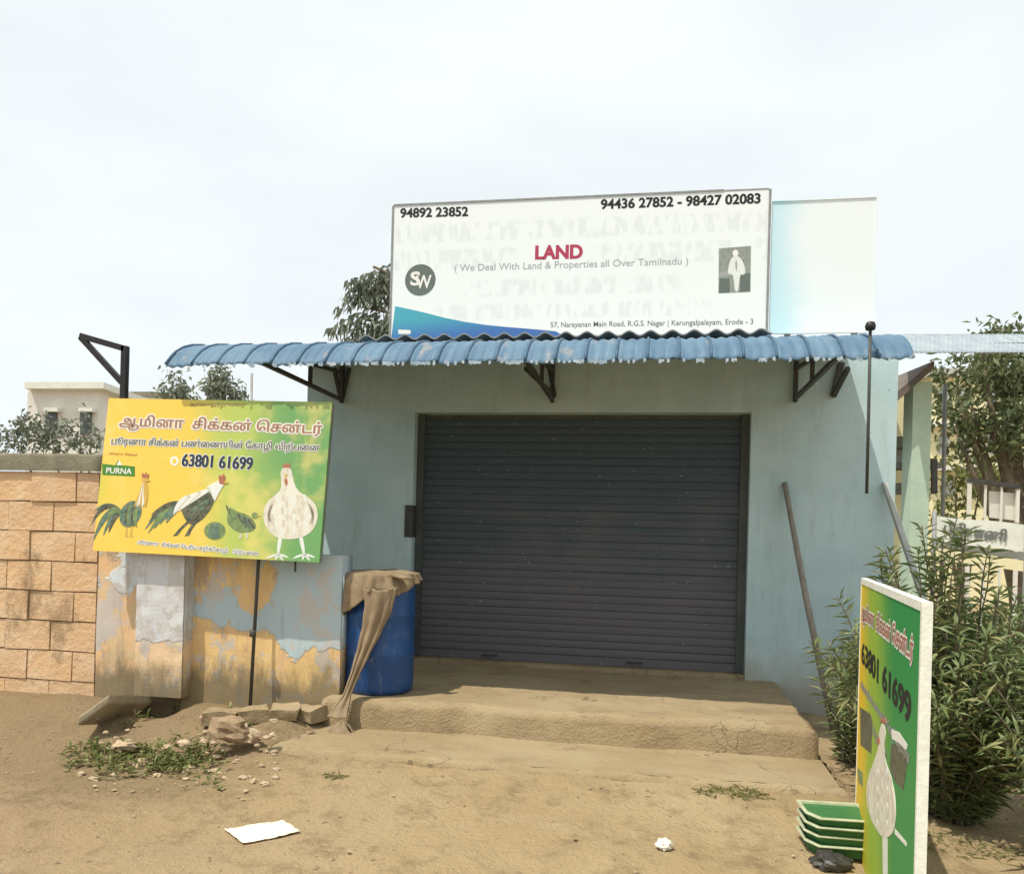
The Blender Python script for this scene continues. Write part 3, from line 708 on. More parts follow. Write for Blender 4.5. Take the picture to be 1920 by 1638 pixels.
for sg, hip in ((-1, 524), (1, 566)):      # legs and toes
    feather((hip+3*sg*-1,1000), (hip+1*sg,1022), (hip-3 if sg < 0 else hip+5,1042), 3.6, M['hen_pale'], .004, 'hen_leg_print')
    fx = hip-3 if sg < 0 else hip+5
    for dx, dy in ((-22,6), (20,4), (-4,9), (10,10)): feather((fx,1039), (fx+dx*.5,1039+dy*.4), (fx+dx,1041+dy), 2.2, M['hen_pale'], .0045, 'hen_toe_print')
hen = [(528,916),(527,898),(526,884),(531,876),(539,874),(546,879),(549,892),(552,908),(560,921),(577,931),(590,942),(596,958),(595,976),(588,992),(576,1003),(560,1009),(540,1011),(520,1008),(506,998),(497,984),(493,966),(496,950),(504,938),(516,928)]
bp.poly(hen, M['hen_white'], bd, 'hen_print', .005, sm=2)
for row in range(6):
    for k in range(5+(row % 2)):
        x_ = 545+(k-(4+(row % 2))/2)*(15-abs(row-2)); y_ = 934+row*12
        feather((x_,y_-7), (x_+random.uniform(-1.5,1.5),y_), (x_+random.uniform(-2,2),y_+7), 2.6, M['hen_shade'] if (row+k) % 2 else M['hen_pale'], .006+.0002*row, 'hen_feather_print')
for i in range(5):
    feather((514-2*i,940+5*i), (500,955+4*i), (503+3*i,990-2*i), 2.2, M['hen_shade'], .0075, 'hen_feather_print')
    feather((576+2*i,940+5*i), (592,955+4*i), (586-2*i,990-2*i), 2.2, M['hen_shade'], .0075, 'hen_feather_print')
bp.poly([(531,876),(530,869),(534,873),(536,866),(540,872),(544,867),(545,877)], M['hen_red'], bd, 'hen_comb_print', .0085)
bp.poly([(533,889),(540,889),(536,897)], M['hen_gold'], bd, 'hen_beak_print', .0095)
bp.poly([(533,897),(538,896),(540,905),(537,912),(534,905)], M['hen_red'], bd, 'hen_wattle_print', .009, sm=1)
for i in range(4): feather((440,972), (430,962-3*i), (424+4*i,946+4*i), 3, [M['hen_dark'], M['hen_olive']][i % 2], .005+.0004*i)
for i in range(5): feather((446+5*i,964+2*i), (454+4*i,974+2*i), (462+4*i,990), 3, [M['hen_dark'], M['hen_green']][i % 2], .006+.0004*i)
bp.poly(ell(478, 966, 6, 6, 12), M['hen_olive'], bd, 'bird_print', .008); bp.poly([(483,964),(489,967),(483,969)], M['hen_gold'], bd, 'bird_beak_print', .0085)
for u0, v0, u1, v1 in ((452,1000,450,1010),(462,998,464,1009)):
    bp.poly([(u0-2,v0),(u0+2,v0),(u1+2,v1),(u1-2,v1)], M['hen_shade'], bd, 'bird_leg_print', .0085)

# black steel frame above the board ------------------------------------
fp = thing('steel_frame', P(232,745,-1.60), 'black steel triangular frame on a post sticking up behind the yellow board', 'steel frame')
a, b, c, d = P(152,630,-1.6), P(235,654,-1.6), P(231,748,-1.6), P(230,718,-1.6)
MB().bar(a, b, .045, up=V(0,1,0)).build('top_bar', M['black_steel'], fp)
MB().bar(b+V(0,0,.02), V(c.x, c.y, .3), .045, up=V(0,1,0)).build('post', M['black_steel'], fp)
MB().bar(a+V(.0,.0,-.01), d, .04, up=V(0,1,0)).build('diagonal_brace', M['black_steel'], fp)

# ------------------------------------------------------------------ boundary wall
WY = -1.65
bw = thing('boundary_wall', V(-3.3, WY, .2), 'low boundary wall with peeling orange and blue paint and a block end', 'wall')
def wall_panel(x0, x1, z0, z1, y, mat, name, thick=.2):
    mb = MB()
    def fn(u, v):
        x = x0+(x1-x0)*u; z = z0+(z1-z0)*v
        return (x, y+.010*mnoise.noise(V(x*3, z*3, 2))+.004*mnoise.noise(V(x*13, z*13, 5)), z)
    mb.grid(int((x1-x0)/.04)+1, int((z1-z0)/.04)+1, fn); mb.box(x0, x1, y+.02, y+thick, z0, z1)
    return mb.build(name, mat, bw, True)
wall_panel(-3.50, -2.225, .0, 1.36, WY, M['wall_peel'], 'painted_panel')
wall_panel(-4.235, -3.88, .0, 1.95, WY, M['wall_left'], 'painted_panel')
pz = MB()
px0, px1 = P(250,1200,WY-.15).x, P(339,1200,WY-.15).x
pz.grid(10, 40, lambda u, v: (px0+(px1-px0)*u, WY-.127+.006*mnoise.noise(V(u*3, v*12, 1)), .26+1.22*v))
pz.box(px0, px1, WY-.113, WY+.05, .26, 1.48); pz.build('pillar', M['pillar'], bw)
# block end
BH, BL_ = .235, .40
MB().box(-8.2, -4.24, WY+.03, WY+.17, 0, 1.95).build('mortar_core', M['mortar'], bw)
bms = []
for k in range(4):
    mb = MB(); w_, h_ = BL_/2-.004, BH/2-.004
    mb.obox((0,0,0), V(w_,0,0), V(0,.10,0), V(0,0,h_))
    for p in mb.v: p += V(random.uniform(-.004,.004), random.uniform(-.006,.006), random.uniform(-.004,.004))
    me = mb.mesh('brick', M['brick'], V(0,0,0)); bms.append(me)
for r in range(8):
    z = .07+r*BH+BH/2
    n_ = 10
    for k in range(n_):
        x = -4.24-BL_/2-k*BL_-(BL_/2 if r % 2 else 0)
        if r % 2 and k == 0:
            hb = MB().obox((0,0,0), V(BL_/4-.005,0,0), V(0,.1,0), V(0,0,BH/2-.006)); me = hb.mesh('brick', M['brick'], V(0,0,0))
            link_copy('brick', me, bw, (-4.24-BL_/4, WY+.098, z))
        link_copy('brick', random.choice(bms), bw, (x, WY+.098+random.uniform(-.006,.006), z))
rough_block(-8.2, -4.2, WY-.03, WY+.24, 1.955, 2.09, .012, .08, 3, .02).build('coping', M['coping'], bw, True)

# ------------------------------------------------------------------ drum and sack
dc = V(-2.015, -1.375, .335); RR = .262
dr = thing('plastic_drum', dc, 'blue plastic drum standing by the left edge of the shutter', 'drum')
pf = [(0,.0),(RR*.93,.0),(RR*.97,.02),(RR,.05),(RR,.27),(RR*1.025,.285),(RR*1.025,.305),(RR,.32),(RR,.56),(RR*1.025,.575),(RR*1.025,.595),(RR,.61),(RR*.99,.80),(RR*.96,.85),(RR*.90,.868)]
MB().lathe(dc, pf, 56).build('drum_body', M['drum'], dr, True)
MB().lathe(dc, [(RR*.90,.866),(RR*.94,.874),(RR*.94,.895),(RR*.90,.9),(0,.893)], 56).build('lid', M['drum'], dr, True)
sk = MB()
def drape(a):      # hanging length by direction round the drum (front is -pi/2)
    d = lambda c, w: math.exp(-((math.atan2(math.sin(a-c), math.cos(a-c)))/w)**2)
    return .05+.27*d(-2.45, .42)+.16*d(-1.85,.35)+.10*d(-.9, .5)+.06*d(2.6,.8)
NA, NR = 120, 34
def cloth(u, v):
    a = -math.pi+2*math.pi*u; L = drape(a); tot = RR+.02+L; s_ = v*tot
    fold = .016*math.sin(a*17+2*math.sin(a*3))+.010*math.sin(a*29+1)
    if s_ < RR+.02:
        r = s_; z = .912+.012*mnoise.noise(V(r*9*math.cos(a), r*9*math.sin(a), 4)); 
        z -= .012*(r/RR)**4
    else:
        q = s_-RR-.02; r = RR+.026+.03*min(1, q/.1)+fold*min(1, q/.06)+.05*q; z = .90-q+.015*mnoise.noise(V(a*4, q*8, 1))
    return dc+V(r*math.cos(a), r*math.sin(a), z)
sk.grid(NA, NR, cloth)
# tip poking out to the right, and the long twisted tail reaching the floor
tipc = dc+V(.16, -.24, .905)
sk.grid(10, 8, lambda u, v: tipc+V(u*.18, -.03+(v-.5)*.16*(1-u*.75)+.02*math.sin(u*7), .012-.03*u+.015*math.sin(v*9)-.05*abs(v-.5)))
tl = [(P(712,1100,-1.69), .105), (P(708,1140,-1.70), .085), (P(695,1185,-1.71), .06), (P(680,1225,-1.73), .043), (P(664,1270,-1.76), .03), (P(652,1300,-1.79), .028), (P(640,1325,-1.83), .055), (P(634,1342,-1.88), .075)]
def tail(u, v):
    t = v*(len(tl)-1); k = min(int(t), len(tl)-2); f = t-k; f2 = f*f*(3-2*f)
    c = tl[k][0].lerp(tl[k+1][0], f); w = tl[k][1]*(1-f2)+tl[k+1][1]*f2
    a = 2*math.pi*u; r_ = w*(1+.18*math.sin(a*4+v*5)+.10*math.sin(a*7))
    return c+V(math.cos(a)*r_, .38*math.sin(a)*r_+.01*math.sin(a*5), .15*math.sin(a)*r_+.01*mnoise.noise(c*6))
sk.grid(36, 60, tail)
pc = P(640,1336,-1.90); pc.z = hgt(pc.x, pc.y)+.03
sk.grid(28, 12, lambda u, v: (pc.x+.10*v*math.cos(2*math.pi*u)*(1+.25*math.sin(u*23)), pc.y+.08*v*math.sin(2*math.pi*u), pc.z+.09*(1-v*v)+.02*mnoise.noise(V(u*9, v*5, 2))-.03*v))
o = sk.solo('sack_cloth', M['sack'], dc+V(0,0,.9), 'brown sackcloth draped over the blue drum, its twisted end reaching the floor', 'cloth', smooth=True)
s_ = o.modifiers.new('thick', 'SOLIDIFY'); s_.thickness = .004

# ------------------------------------------------------------------ poles leaning on the right of the front
top = P(1471,905,-.025); bot = P(1566,1300,-.62); bot.z = hgt(bot.x, bot.y)
mid = top.lerp(bot, .5)+V(-.012,0,.0)
MB().tube([top, top.lerp(bot,.25)+V(-.006,0,0), mid, bot], [.021,.024,.026,.03], 10).solo('wooden_pole', M['wood'], bot, 'grey wooden pole leaning against the wall right of the shutter', 'pole', smooth=True)
a, b = P(1658,905,-.03), P(1702,1035,-.35); b = b+(b-a)*.9
MB().bar(a, b, .05, .03).solo('plank', M['plank'], b, 'pale plank leaning at the right corner of the shop behind the bush', 'plank', bevel=.004)

# ------------------------------------------------------------------ right sign board (standing, seen edge-on)
sF, sN = V(1.095, -2.873, 0), V(.856, -4.557, 0)
sx_ = (sN-sF).normalized(); SW = (sN-sF).length; SZ0, SZ1 = -.03, 1.342
en2 = sx_.cross(V(0,0,1)).normalized()
if en2.x > 0: en2 = -en2
sd = thing('standing_sign', (sF+sN)/2, 'standing yellow and green sign with a white chicken print and white edges, nearly side-on', 'sign board')
n = NT('sign_print', .5, .3)
t_ = n.math('DIVIDE', n.math('SUBTRACT', -2.873, n.xyz(n.pos)[1]), 1.684)
zz = n.xyz(n.pos)[2]
s1 = n.math('ADD', n.math('ADD', t_, n.math('MULTIPLY', zz, .10)), n.math('MULTIPLY', n.noise(1.6, 2), .2))
col = n.mix(n.ss(s1, .22, .52), c3(.78,.52,.03), c3(.30,.46,.05))
n.color(n.mix(n.ss(s1, .55, .9), col, c3(.035,.27,.07))); M['sign'] = n.m
TH = .026
mid = (sF+sN)/2-en2*TH/2+V(0,0,(SZ0+SZ1)/2)
MB().obox(mid, sx_*(SW/2), en2*(TH/2), V(0,0,(SZ1-SZ0)/2)).build('panel', M['sign'], sd)
E_ = MB()
E_.obox(sN+sx_*.012-en2*TH/2+V(0,0,(SZ0+SZ1)/2), sx_*.012, en2*(TH/2+.003), V(0,0,(SZ1-SZ0)/2+.03))
E_.obox((sF+sN)/2-en2*TH/2+V(0,0,SZ1+.015), sx_*(SW/2), en2*(TH/2+.003), V(0,0,.015))
E_.obox(sF-sx_*.006-en2*TH/2+V(0,0,(SZ0+SZ1)/2), sx_*.006, en2*(TH/2+.003), V(0,0,(SZ1-SZ0)/2+.03))
E_.build('frame', M['white_paint'], sd)
sp_ = Plane(sF+V(0,0,0), sx_, V(0,0,1))
if sp_.en.dot(en2) < 0: sp_.en = -sp_.en
def stext(body, x0, x1, y0, y1, mat, name, **k): return sp_.text(body, x0, x1, y0, y1, mat, sd, name, **k)
stext(TITLE, .05, SW-.12, 1.14, 1.25, M['ink_white'], 'lettering_outline', h=.004, off=.01, rep=[(x*1.8, y*1.8) for x, y in RING])
stext(TITLE, .05, SW-.12, 1.14, 1.25, M['hen_red'], 'lettering', h=.008, off=.01, rep=((0,0),(.004,.002)))
sp_.letters('63801 61699', .08, SW-.15, .945, 1.055, M['ink'], sd, h=.004, off=.025, rep=((0,0),(.012,0)))
stext(L2, .08, SW-.15, .80, .865, M['ink_grey'], 'lettering', h=.004, off=.012, rep=((0,0),(.005,.001)))
stext('விற்பைன', .55, 1.05, .68, .75, M['ink_grey'], 'lettering', h=.004, off=.012)
sp_.poly([(1655,1350),(1648,1375),(1648,1400),(1640,1425),(1628,1455),(1624,1490),(1630,1525),(1640,1548),(1656,1572),(1672,1566),(1680,1545),(1680,1500),(1672,1455),(1660,1425),(1658,1400),(1662,1372)], M['hen_white'], sd, 'hen_print', .006, sm=2)
for q in ([(1627,1478),(1632,1460),(1631,1495),(1635,1535),(1629,1515)], [(1670,1462),(1677,1490),(1678,1530),(1673,1550),(1674,1505)]):
    sp_.poly(q, M['hen_shade'], sd, 'hen_feather_print', .009, sm=2)
for row in range(7):
    for k in range(3): feather((1645+k*9+(row % 2)*4,1440+row*16), (1646+k*9,1448+row*16), (1645+k*9+(row % 2)*3,1457+row*16), 1.6, M['hen_shade'] if (row+k) % 2 else M['hen_pale'], .0085, 'hen_feather_print', sp_, sd)
sp_.poly([(1651,1352),(1654,1343),(1658,1350),(1661,1344),(1663,1356)], M['hen_red'], sd, 'hen_comb_print', .008)
sp_.poly([(1645,1385),(1650,1380),(1651,1392),(1646,1396)], M['hen_red'], sd, 'hen_print_face', .010)
sp_.poly([(1655,1568),(1664,1570),(1664,1640),(1656,1640)], M['hen_pale'], sd, 'hen_print_leg', .005)
sp_.poly([(1613,1325),(1632,1338),(1636,1350),(1634,1412),(1614,1396)], M['hen_dark'], sd, 'bird_print', .004)
sp_.poly([(1672,1395),(1690,1392),(1703,1412),(1700,1440),(1694,1480),(1680,1466),(1668,1440)], M['hen_dark'], sd, 'bird_print', .004)
sp_.poly([(1672,1366),(1686,1372),(1702,1396),(1700,1406),(1686,1392),(1673,1384)], M['ink_white'], sd, 'bird_print', .005)
sp_.poly([(1608,1438),(1618,1448),(1618,1474),(1610,1466)], M['hen_olive'], sd, 'bird_print', .004)
sp_.poly([(1678,1552),(1700,1578),(1700,1586),(1678,1562)], M['ink_white'], sd, 'bird_print', .004)

# ------------------------------------------------------------------ stacked green trays
def tray_obj():
    r = thing('plastic_tray', V(0,0,0), 'x', 'tray', 'green trays stacked beside the standing sign')
    def plate(i, z): return [(-.16+i+.05, -.13+i, z), (.15-i, -.13+i, z), (.15-i, .13-i, z), (-.16+i, .13-i, z), (-.16+i, -.05+i, z)]
    def loft(mb, rings):
        n = 5
        for a in rings: mb.v += [Vector(p) for p in a]
        for j in range(len(rings)-1):
            for i in range(n): mb.f.append((j*n+i, j*n+(i+1)%n, (j+1)*n+(i+1)%n, (j+1)*n+i))
        return mb
    mb = loft(MB(), [plate(.03, 0), plate(.012, .052), plate(.02, .050), plate(.036, .044)])
    mb.f.append((4,3,2,1,0)); mb.f.append(tuple(15+i for i in range(5))); mb.build('tray_body', M['tray'], r)
    loft(MB(), [plate(.012, .0525), plate(.0, .0525), plate(-.004, .058), plate(.0, .064), plate(.014, .062), plate(.017, .0515)]).build('rim', M['tray_rim'], r)
    return r
t0 = tray_obj()
tx, ty = .945, -3.10; tz = hgt(tx, ty)+.005
labs = ['green plastic tray lowest in the stack by the standing sign', 'green plastic tray second from the bottom of the stack', 'green plastic tray just under the topmost tray of the stack', 'topmost green tray of the stack, its flat inside showing']
for i, l in enumerate(labs):
    lo = V(tx+random.uniform(-.012,.012), ty+random.uniform(-.01,.01), tz+i*.046)
    if i == 0: t0.location = lo; t0['label'] = l; o = t0
    else: o = copy_thing(t0, lo, l)
    o.rotation_euler.z = random.uniform(-.06, .06)

def crumple(c, r, seed, flatz=.6, mat=None, n=10):
    mb = MB()
    def fn(u, v):
        a = 2*math.pi*u; b = math.pi*v; d = V(math.sin(b)*math.cos(a), math.sin(b)*math.sin(a), math.cos(b)*flatz)
        k = r*(1+.45*mnoise.noise(d*2.3+V(seed,0,0))+.25*mnoise.noise(d*6+V(0,seed,0)))
        return Vector(c)+d*k
    mb.grid(n*2, n, fn); return mb
def on_ground(u, v, z=0.0):
    p = G(u, v, z)
    for _ in range(5): p = G(u, v, hgt(p.x, p.y))
    return p
c = on_ground(1245, 1592); crumple(c+V(0,0,.025), .04, 3).solo('plastic_bag', M['white_plastic'], c, 'crumpled white plastic bag lying on the sandy ground in front', 'bag')
c = on_ground(1560, 1625); crumple(c+V(0,0,.03), .085, 9, .45).solo('plastic_bag', M['black_plastic'], c, 'crumpled black plastic bag at the foot of the green trays', 'bag')
pp_ = [on_ground(*q) for q in ((420,1557),(530,1540),(563,1562),(455,1584))]
mb = MB()
def pap(u, v):
    q = pp_[3].lerp(pp_[2], u).lerp(pp_[0].lerp(pp_[1], u), v)
    return (q.x, q.y, q.z+.010+.010*mnoise.noise(V(u*3, v*3, 8))+.018*(abs(u-.5)**2)+.006*mnoise.noise(V(u*9, v*9, 1)))
mb.grid(16, 10, pap)
o = mb.solo('paper_sheet', M['paper'], pp_[3], 'creased cream sheet of paper lying on the bare ground', 'paper', smooth=True)
o.modifiers.new('thick', 'SOLIDIFY').thickness = .002

# ------------------------------------------------------------------ rubble, slab, kerb
def stone_mesh(r, seed, fx=1, fy=1, fz=.7):
    mb = MB()
    def fn(u, v):
        a = 2*math.pi*u; b = math.pi*v; d = V(math.sin(b)*math.cos(a), math.sin(b)*math.sin(a), math.cos(b))
        k = r*(1+.55*mnoise.noise(d*1.6+V(seed*3.3,0,0))+.2*mnoise.noise(d*4+V(0,seed,0)))
        return V(d.x*k*fx, d.y*k*fy, d.z*k*fz)
    mb.grid(14, 8, fn); return mb
big = [(430,1378,.095,1.4,1,.85,'stone','large brown stone in the rubble left of the steps'),
       (465,1386,.065,1.2,1,.9,'stone_pale','pale squarish stone beside the large brown stone'),
       (262,1378,.06,1.3,1,.8,'stone','reddish stone lying in front of the tilted slab'),
       (390,1352,.045,1.2,1,.8,'stone_pale','small pale stone at the left end of the broken kerb'),
       (232,1400,.05,1.6,1,.5,'stone_pale','flat pale stone among the weeds nearest the wall'),
       (270,1432,.045,1.5,1,.5,'stone_pale','flat pale stone between the two weed patches'),
       (346,1395,.035,1.3,1,.6,'stone_pale','small pale stone right of the weed patches'),
       (335,1325,.05,1.4,1,.5,'stone','dark stone lying against the base of the wall'),
       (583,1374,.022,1.5,1,.5,'stone','small dark pebble on the sandy lower step')]
for i, (u, v, r, fx, fy, fz, mt, lab) in enumerate(big):
    c = on_ground(u, v); mb = stone_mesh(r, i+2, fx, fy, fz)
    if i == 8: c = G(u, v, .13)
    for p in mb.v: p += c+V(0,0,r*fz*.45)
    mb.solo('stone', M[mt], c, lab, 'stone', 'stones left of the steps')
rb = MB()
for i in range(75):
    u, v = random.uniform(340, 520), random.uniform(1345, 1480)
    if random.random() < .4: u, v = random.uniform(150, 420), random.uniform(1360, 1470)
    c = on_ground(u, v); r = random.uniform(.008, .026); mb = stone_mesh(r, i+30, random.uniform(.9,1.6), 1, .6)
    rb.add([p+c+V(0,0,r*.3) for p in mb.v], mb.f)
tag(rb.build('rubble', M['stone_pale'], None), 'small rough stones scattered left of the steps', None, None, 'stuff')
# tilted concrete slab by the pillar
c0 = on_ground(205, 1335); q = [on_ground(145,1352)+V(0,0,.03), on_ground(232,1354)+V(0,0,.05), on_ground(285,1318)+V(0,0,.06), on_ground(205,1306)+V(0,0,.07)]; q[3] = q[0]+q[2]-q[1]
mb = MB(); mb.add(q+[p-V(0,0,.06) for p in q], [(0,1,2,3),(7,6,5,4),(0,4,5,1),(1,5,6,2),(2,6,7,3),(3,7,4,0)])
mb.solo('concrete_slab', M['slab'], c0, 'tilted flat concrete slab on the ground below the wall pillar', 'slab', bevel=.012)
# broken kerb strip along the wall, in pieces
def rbox(c, ax, ay, az, amp, seed, n=9):
    mb = MB()
    for sx, p, q in ((ay*-1, ax, az), (ay, ax*-1, az), (ax, ay, az), (ax*-1, ay*-1, az), (az, ax, ay)):
        def fn(u, v):
            d = sx+p*(2*u-1)+q*(2*v-1); w = c+d
            k = V(mnoise.noise(w*4+V(seed,0,0)), mnoise.noise(w*4+V(0,seed,5)), mnoise.noise(w*4+V(3,0,seed)))+.5*V(mnoise.noise(w*13), mnoise.noise(w*13+V(7,0,0)), mnoise.noise(w*13+V(0,9,0)))
            return w+k*amp
        mb.grid(n, n, fn)
    return mb
kb0 = on_ground(385, 1352)
kr = thing('broken_kerb', kb0, 'row of broken concrete kerb pieces lying along the foot of the peeling wall', 'kerb')
cuts = [(386,1356,446,1347), (449,1349,503,1345), (507,1344,556,1343), (560,1345,596,1339)]
for i, (u0, v0, u1, v1) in enumerate(cuts):
    a, b = on_ground(u0, v0), on_ground(u1, v1); d = b-a; d.z = 0; L = d.length; d.normalize(); nn = V(-d.y, d.x, 0)
    rot = random.uniform(-.06, .06); d2 = d*math.cos(rot)+nn*math.sin(rot); n2 = nn*math.cos(rot)-d*math.sin(rot)
    m_ = a.lerp(b, .5); m_.z = hgt(m_.x, m_.y)+.035+random.uniform(-.012,.012)
    rbox(m_, d2*(L/2+.004), n2*.10, V(random.uniform(-.01,.01), random.uniform(-.012,.0), .045), .022, i*3.7).build('kerb_piece', M['concrete'], kr, False)

def octa(mb, c, r):
    q = [V(random.uniform(.6,1.4)*r*sx, random.uniform(.6,1.4)*r*sy, random.uniform(.4,.9)*r*sz) for sx, sy, sz in ((1,0,0),(0,1,0),(-1,0,0),(0,-1,0),(0,0,1),(0,0,-1))]
    mb.add([c+p for p in q], [(0,1,4),(1,2,4),(2,3,4),(3,0,4),(1,0,5),(2,1,5),(3,2,5),(0,3,5)])
mb = MB()
for i in range(2600):
    x = random.uniform(-5, 2.4); y = random.uniform(-5, -1.9)
    if x > -2.45 and y > -2.42 and x < 1.2: continue
    dens = .22+.8*smooth(mnoise.noise(V(x*1.1, y*1.1, 9))*1.6+.2)+(.6 if x < -2.2 and y > -3.2 else 0)
    if random.random() > dens*.6: continue
    octa(mb, V(x, y, hgt(x, y)+.002), random.choice((.004,.005,.007,.010,.014)))
tag(mb.build('gravel', M['stone'], None), 'loose grit and pebbles over the bare ground', None, None, 'stuff')
mb = MB()
for i in range(46):
    u, v = (random.uniform(150, 500), random.uniform(1350, 1500)) if i < 36 else (random.uniform(150, 1600), random.uniform(1490, 1620))
    c = on_ground(u, v); r = random.uniform(.006, .018); an = random.uniform(0, 6.3)
    d1 = V(math.cos(an), math.sin(an), random.uniform(-.1,.3))*r; d2 = V(-math.sin(an), math.cos(an), random.uniform(-.1,.3))*r*random.uniform(.4,.9)
    c = c+V(0,0,.012); mb.add([c-d1-d2, c+d1-d2*.6, c+d1*.8+d2, c-d1*.7+d2*.8], [(0,1,2,3)])
tag(mb.build('litter', M['stone_pale'], None), 'small scraps of paper and plastic strewn among weeds and on bare ground', None, None, 'stuff')

# ------------------------------------------------------------------ plants
def leafq(mb, p, d, nrm, L, W, droop=.25):
    d = d.normalized(); s_ = d.cross(nrm)
    if s_.length < 1e-3: s_ = d.cross(V(1,0,0))
    s_.normalize(); n_ = s_.cross(d)
    m1 = p+d*L*.45; tip = p+d*L-V(0,0,1)*L*droop
    mb.add([p, m1+s_*W/2-n_*W*.12, tip, m1-s_*W/2-n_*W*.12], [(0,1,2),(0,2,3)])
def rdir():
    while True:
        v = V(random.uniform(-1,1), random.uniform(-1,1), random.uniform(-1,1))
        if .05 < v.length < 1: return v.normalized()

def oleander(base, nst, hmax, spread, label, nleaf_obj, lean=V(0,0,0), leafscale=1.0):
    r = thing('oleander_bush', base, label, 'bush')
    stems = MB(); LV = []
    for i in range(nst):
        a = random.uniform(0, 2*math.pi); k = math.sqrt(random.random())
        H = hmax*random.uniform(.55, 1.0)*(1-.25*k); out = V(math.cos(a), math.sin(a), 0)
        p0 = Vector(base)+out*.14*k; p0.z = hgt(p0.x, p0.y)-.02
        pts = []
        for j in range(9):
            t = j/8
            pts.append(p0+out*spread*k*(t**1.3)+lean*t*t+V(0,0,H*(t-.12*k*t*t))+V(mnoise.noise(V(i*3.1,t*2,0)), mnoise.noise(V(i*3.1,t*2,5)), 0)*.10*t)
        stems.tube(pts, [.010-.007*j/8 for j in range(9)], 5)
        nw = int(H/.048)
        for w in range(nw):
            t = .05+.95*(w+random.random()*.6)/nw; t = min(t, .999); f = t*8; j = int(f); p = pts[j].lerp(pts[j+1], f-j)
            tg = (pts[j+1]-pts[j]).normalized(); ph = random.uniform(0, 6.3)
            u_ = tg.cross(V(.3,.8,.1)).normalized(); v_ = tg.cross(u_)
            for q in range(3 if t < .9 else 4):
                b = ph+q*2.09; dd = (u_*math.cos(b)+v_*math.sin(b))*random.uniform(.7,1.0)+tg*random.uniform(.35,.9)
                LV.append((p, dd.normalized(), random.uniform(.06,.155)*leafscale, random.uniform(.012,.024)*leafscale))
    stems.build('stem', M['bark'], r)
    LV.sort(key=lambda e: (e[0]-CAM).length)
    protos = []
    for mt in ('leaf','leaf','leaf','leaf_dry'):
        mb = MB(); mb.add([(0,0,0),(.3,.5,-.05),(.62,.42,-.12),(1,0,-.30),(.62,-.42,-.12),(.3,-.5,-.05),(.5,0,.0)], [(0,6,1),(1,6,2),(2,6,3),(3,6,4),(4,6,5),(5,6,0)])
        protos.append(mb.mesh('leaf', M[mt], V(0,0,0)))
    fol, dry = MB(), MB()
    step = max(1, len(LV)//2//max(1, nleaf_obj))
    cnt = 0
    for i, (p, d, L, Wd) in enumerate(LV):
        if i % 2 == 0 and cnt < nleaf_obj:
            o = bpy.data.objects.new('leaf', random.choice(protos)); COL.objects.link(o); o.parent = r
            y = V(0,0,1).cross(d)
            if y.length < .05: y = V(1,0,0)
            y.normalize(); z = d.cross(y)
            mt = Matrix((d*L, y*Wd, z*L)).transposed().to_4x4(); mt.translation = p-Vector(base); o.matrix_local = mt; cnt += 1
        else:
            leafq(dry if random.random() < .14 else fol, p, d, V(0,0,1), L, Wd, .28)
    fol.build('foliage', M['leaf'], r, kind='stuff'); dry.build('foliage', M['leaf_dry'], r, kind='stuff')
    return r
oleander(V(1.70, -2.35, hgt(1.70,-2.35)), 160, 1.80, .58, 'tall leafy oleander bush behind the standing sign', 290)
oleander(V(2.35, -1.35, hgt(2.35,-1.35)), 60, 1.4, .55, 'oleander bush growing at the right corner of the shop', 120)
oleander(V(1.43, -1.62, hgt(1.43,-1.62)), 30, .95, .20, 'small oleander bush beside the right end of the steps', 140)
oleander(V(2.15, -3.15, hgt(2.15,-3.15)), 60, 1.35, .5, 'lower oleander bush in front of the tall one, at the right edge', 200)

# weeds
mb, m2 = MB(), MB()
patches = [(165,1405,.10,26),(195,1418,.14,60),(225,1440,.16,70),(205,1430,.14,50),(300,1415,.13,50),(325,1405,.15,70),(340,1430,.15,70),(312,1440,.14,40),(360,1445,.10,24),(300,1365,.14,46),(330,1345,.12,36),(280,1372,.10,26),(420,1345,.08,18),(395,1465,.12,18),(345,1335,.06,16),(255,1350,.07,12),(450,1355,.06,12)]
for u, v, r, n_ in patches:
    c = on_ground(u, v)
    for i in range(int(n_*.55)):
        a = random.uniform(0, 6.3); k = random.random()**.6*r*1.5; p = c+V(math.cos(a)*k*1.3, math.sin(a)*k, 0); p.z = hgt(p.x, p.y)
        for q in range(random.randint(3, 6)):
            d = rdir(); d.z = abs(d.z)*.9+.25; pp2 = p+V(0,0,random.uniform(0,.05))
            leafq(mb if random.random() < .7 else m2, pp2, d, V(0,0,1), random.uniform(.03,.085), random.uniform(.010,.024), .3)
tag(mb.build('weeds', M['weed'], None), 'low green weeds on the ground below the wall', None, None, 'stuff')
tag(m2.build('dry_weeds', M['leaf_dry'], None), 'dry yellow stalks among the weeds below the wall', None, None, 'stuff')
def tuft(name, u, v, n_, r, mat, lab):
    c = on_ground(u, v); mb = MB()
    for i in range(n_):
        a = random.uniform(0, 6.3); k = math.sqrt(random.random())*r; p = c+V(math.cos(a)*k*1.6, math.sin(a)*k*.7, 0); p.z = hgt(p.x, p.y)
        d = rdir(); d.z = abs(d.z)*.5+.15; leafq(mb, p, d, V(0,0,1), random.uniform(.03,.09), .006, .3)
    mb.solo(name, M[mat], c, lab, 'grass')
tuft('grass_tuft', 1375, 1488, 190, .13, 'leaf_dry', 'dry flattened grass tuft on the sand in front of the steps')
tuft('grass_tuft', 1790, 1585, 160, .2, 'leaf_dry', 'dry grass tuft on the ground right of the standing sign')
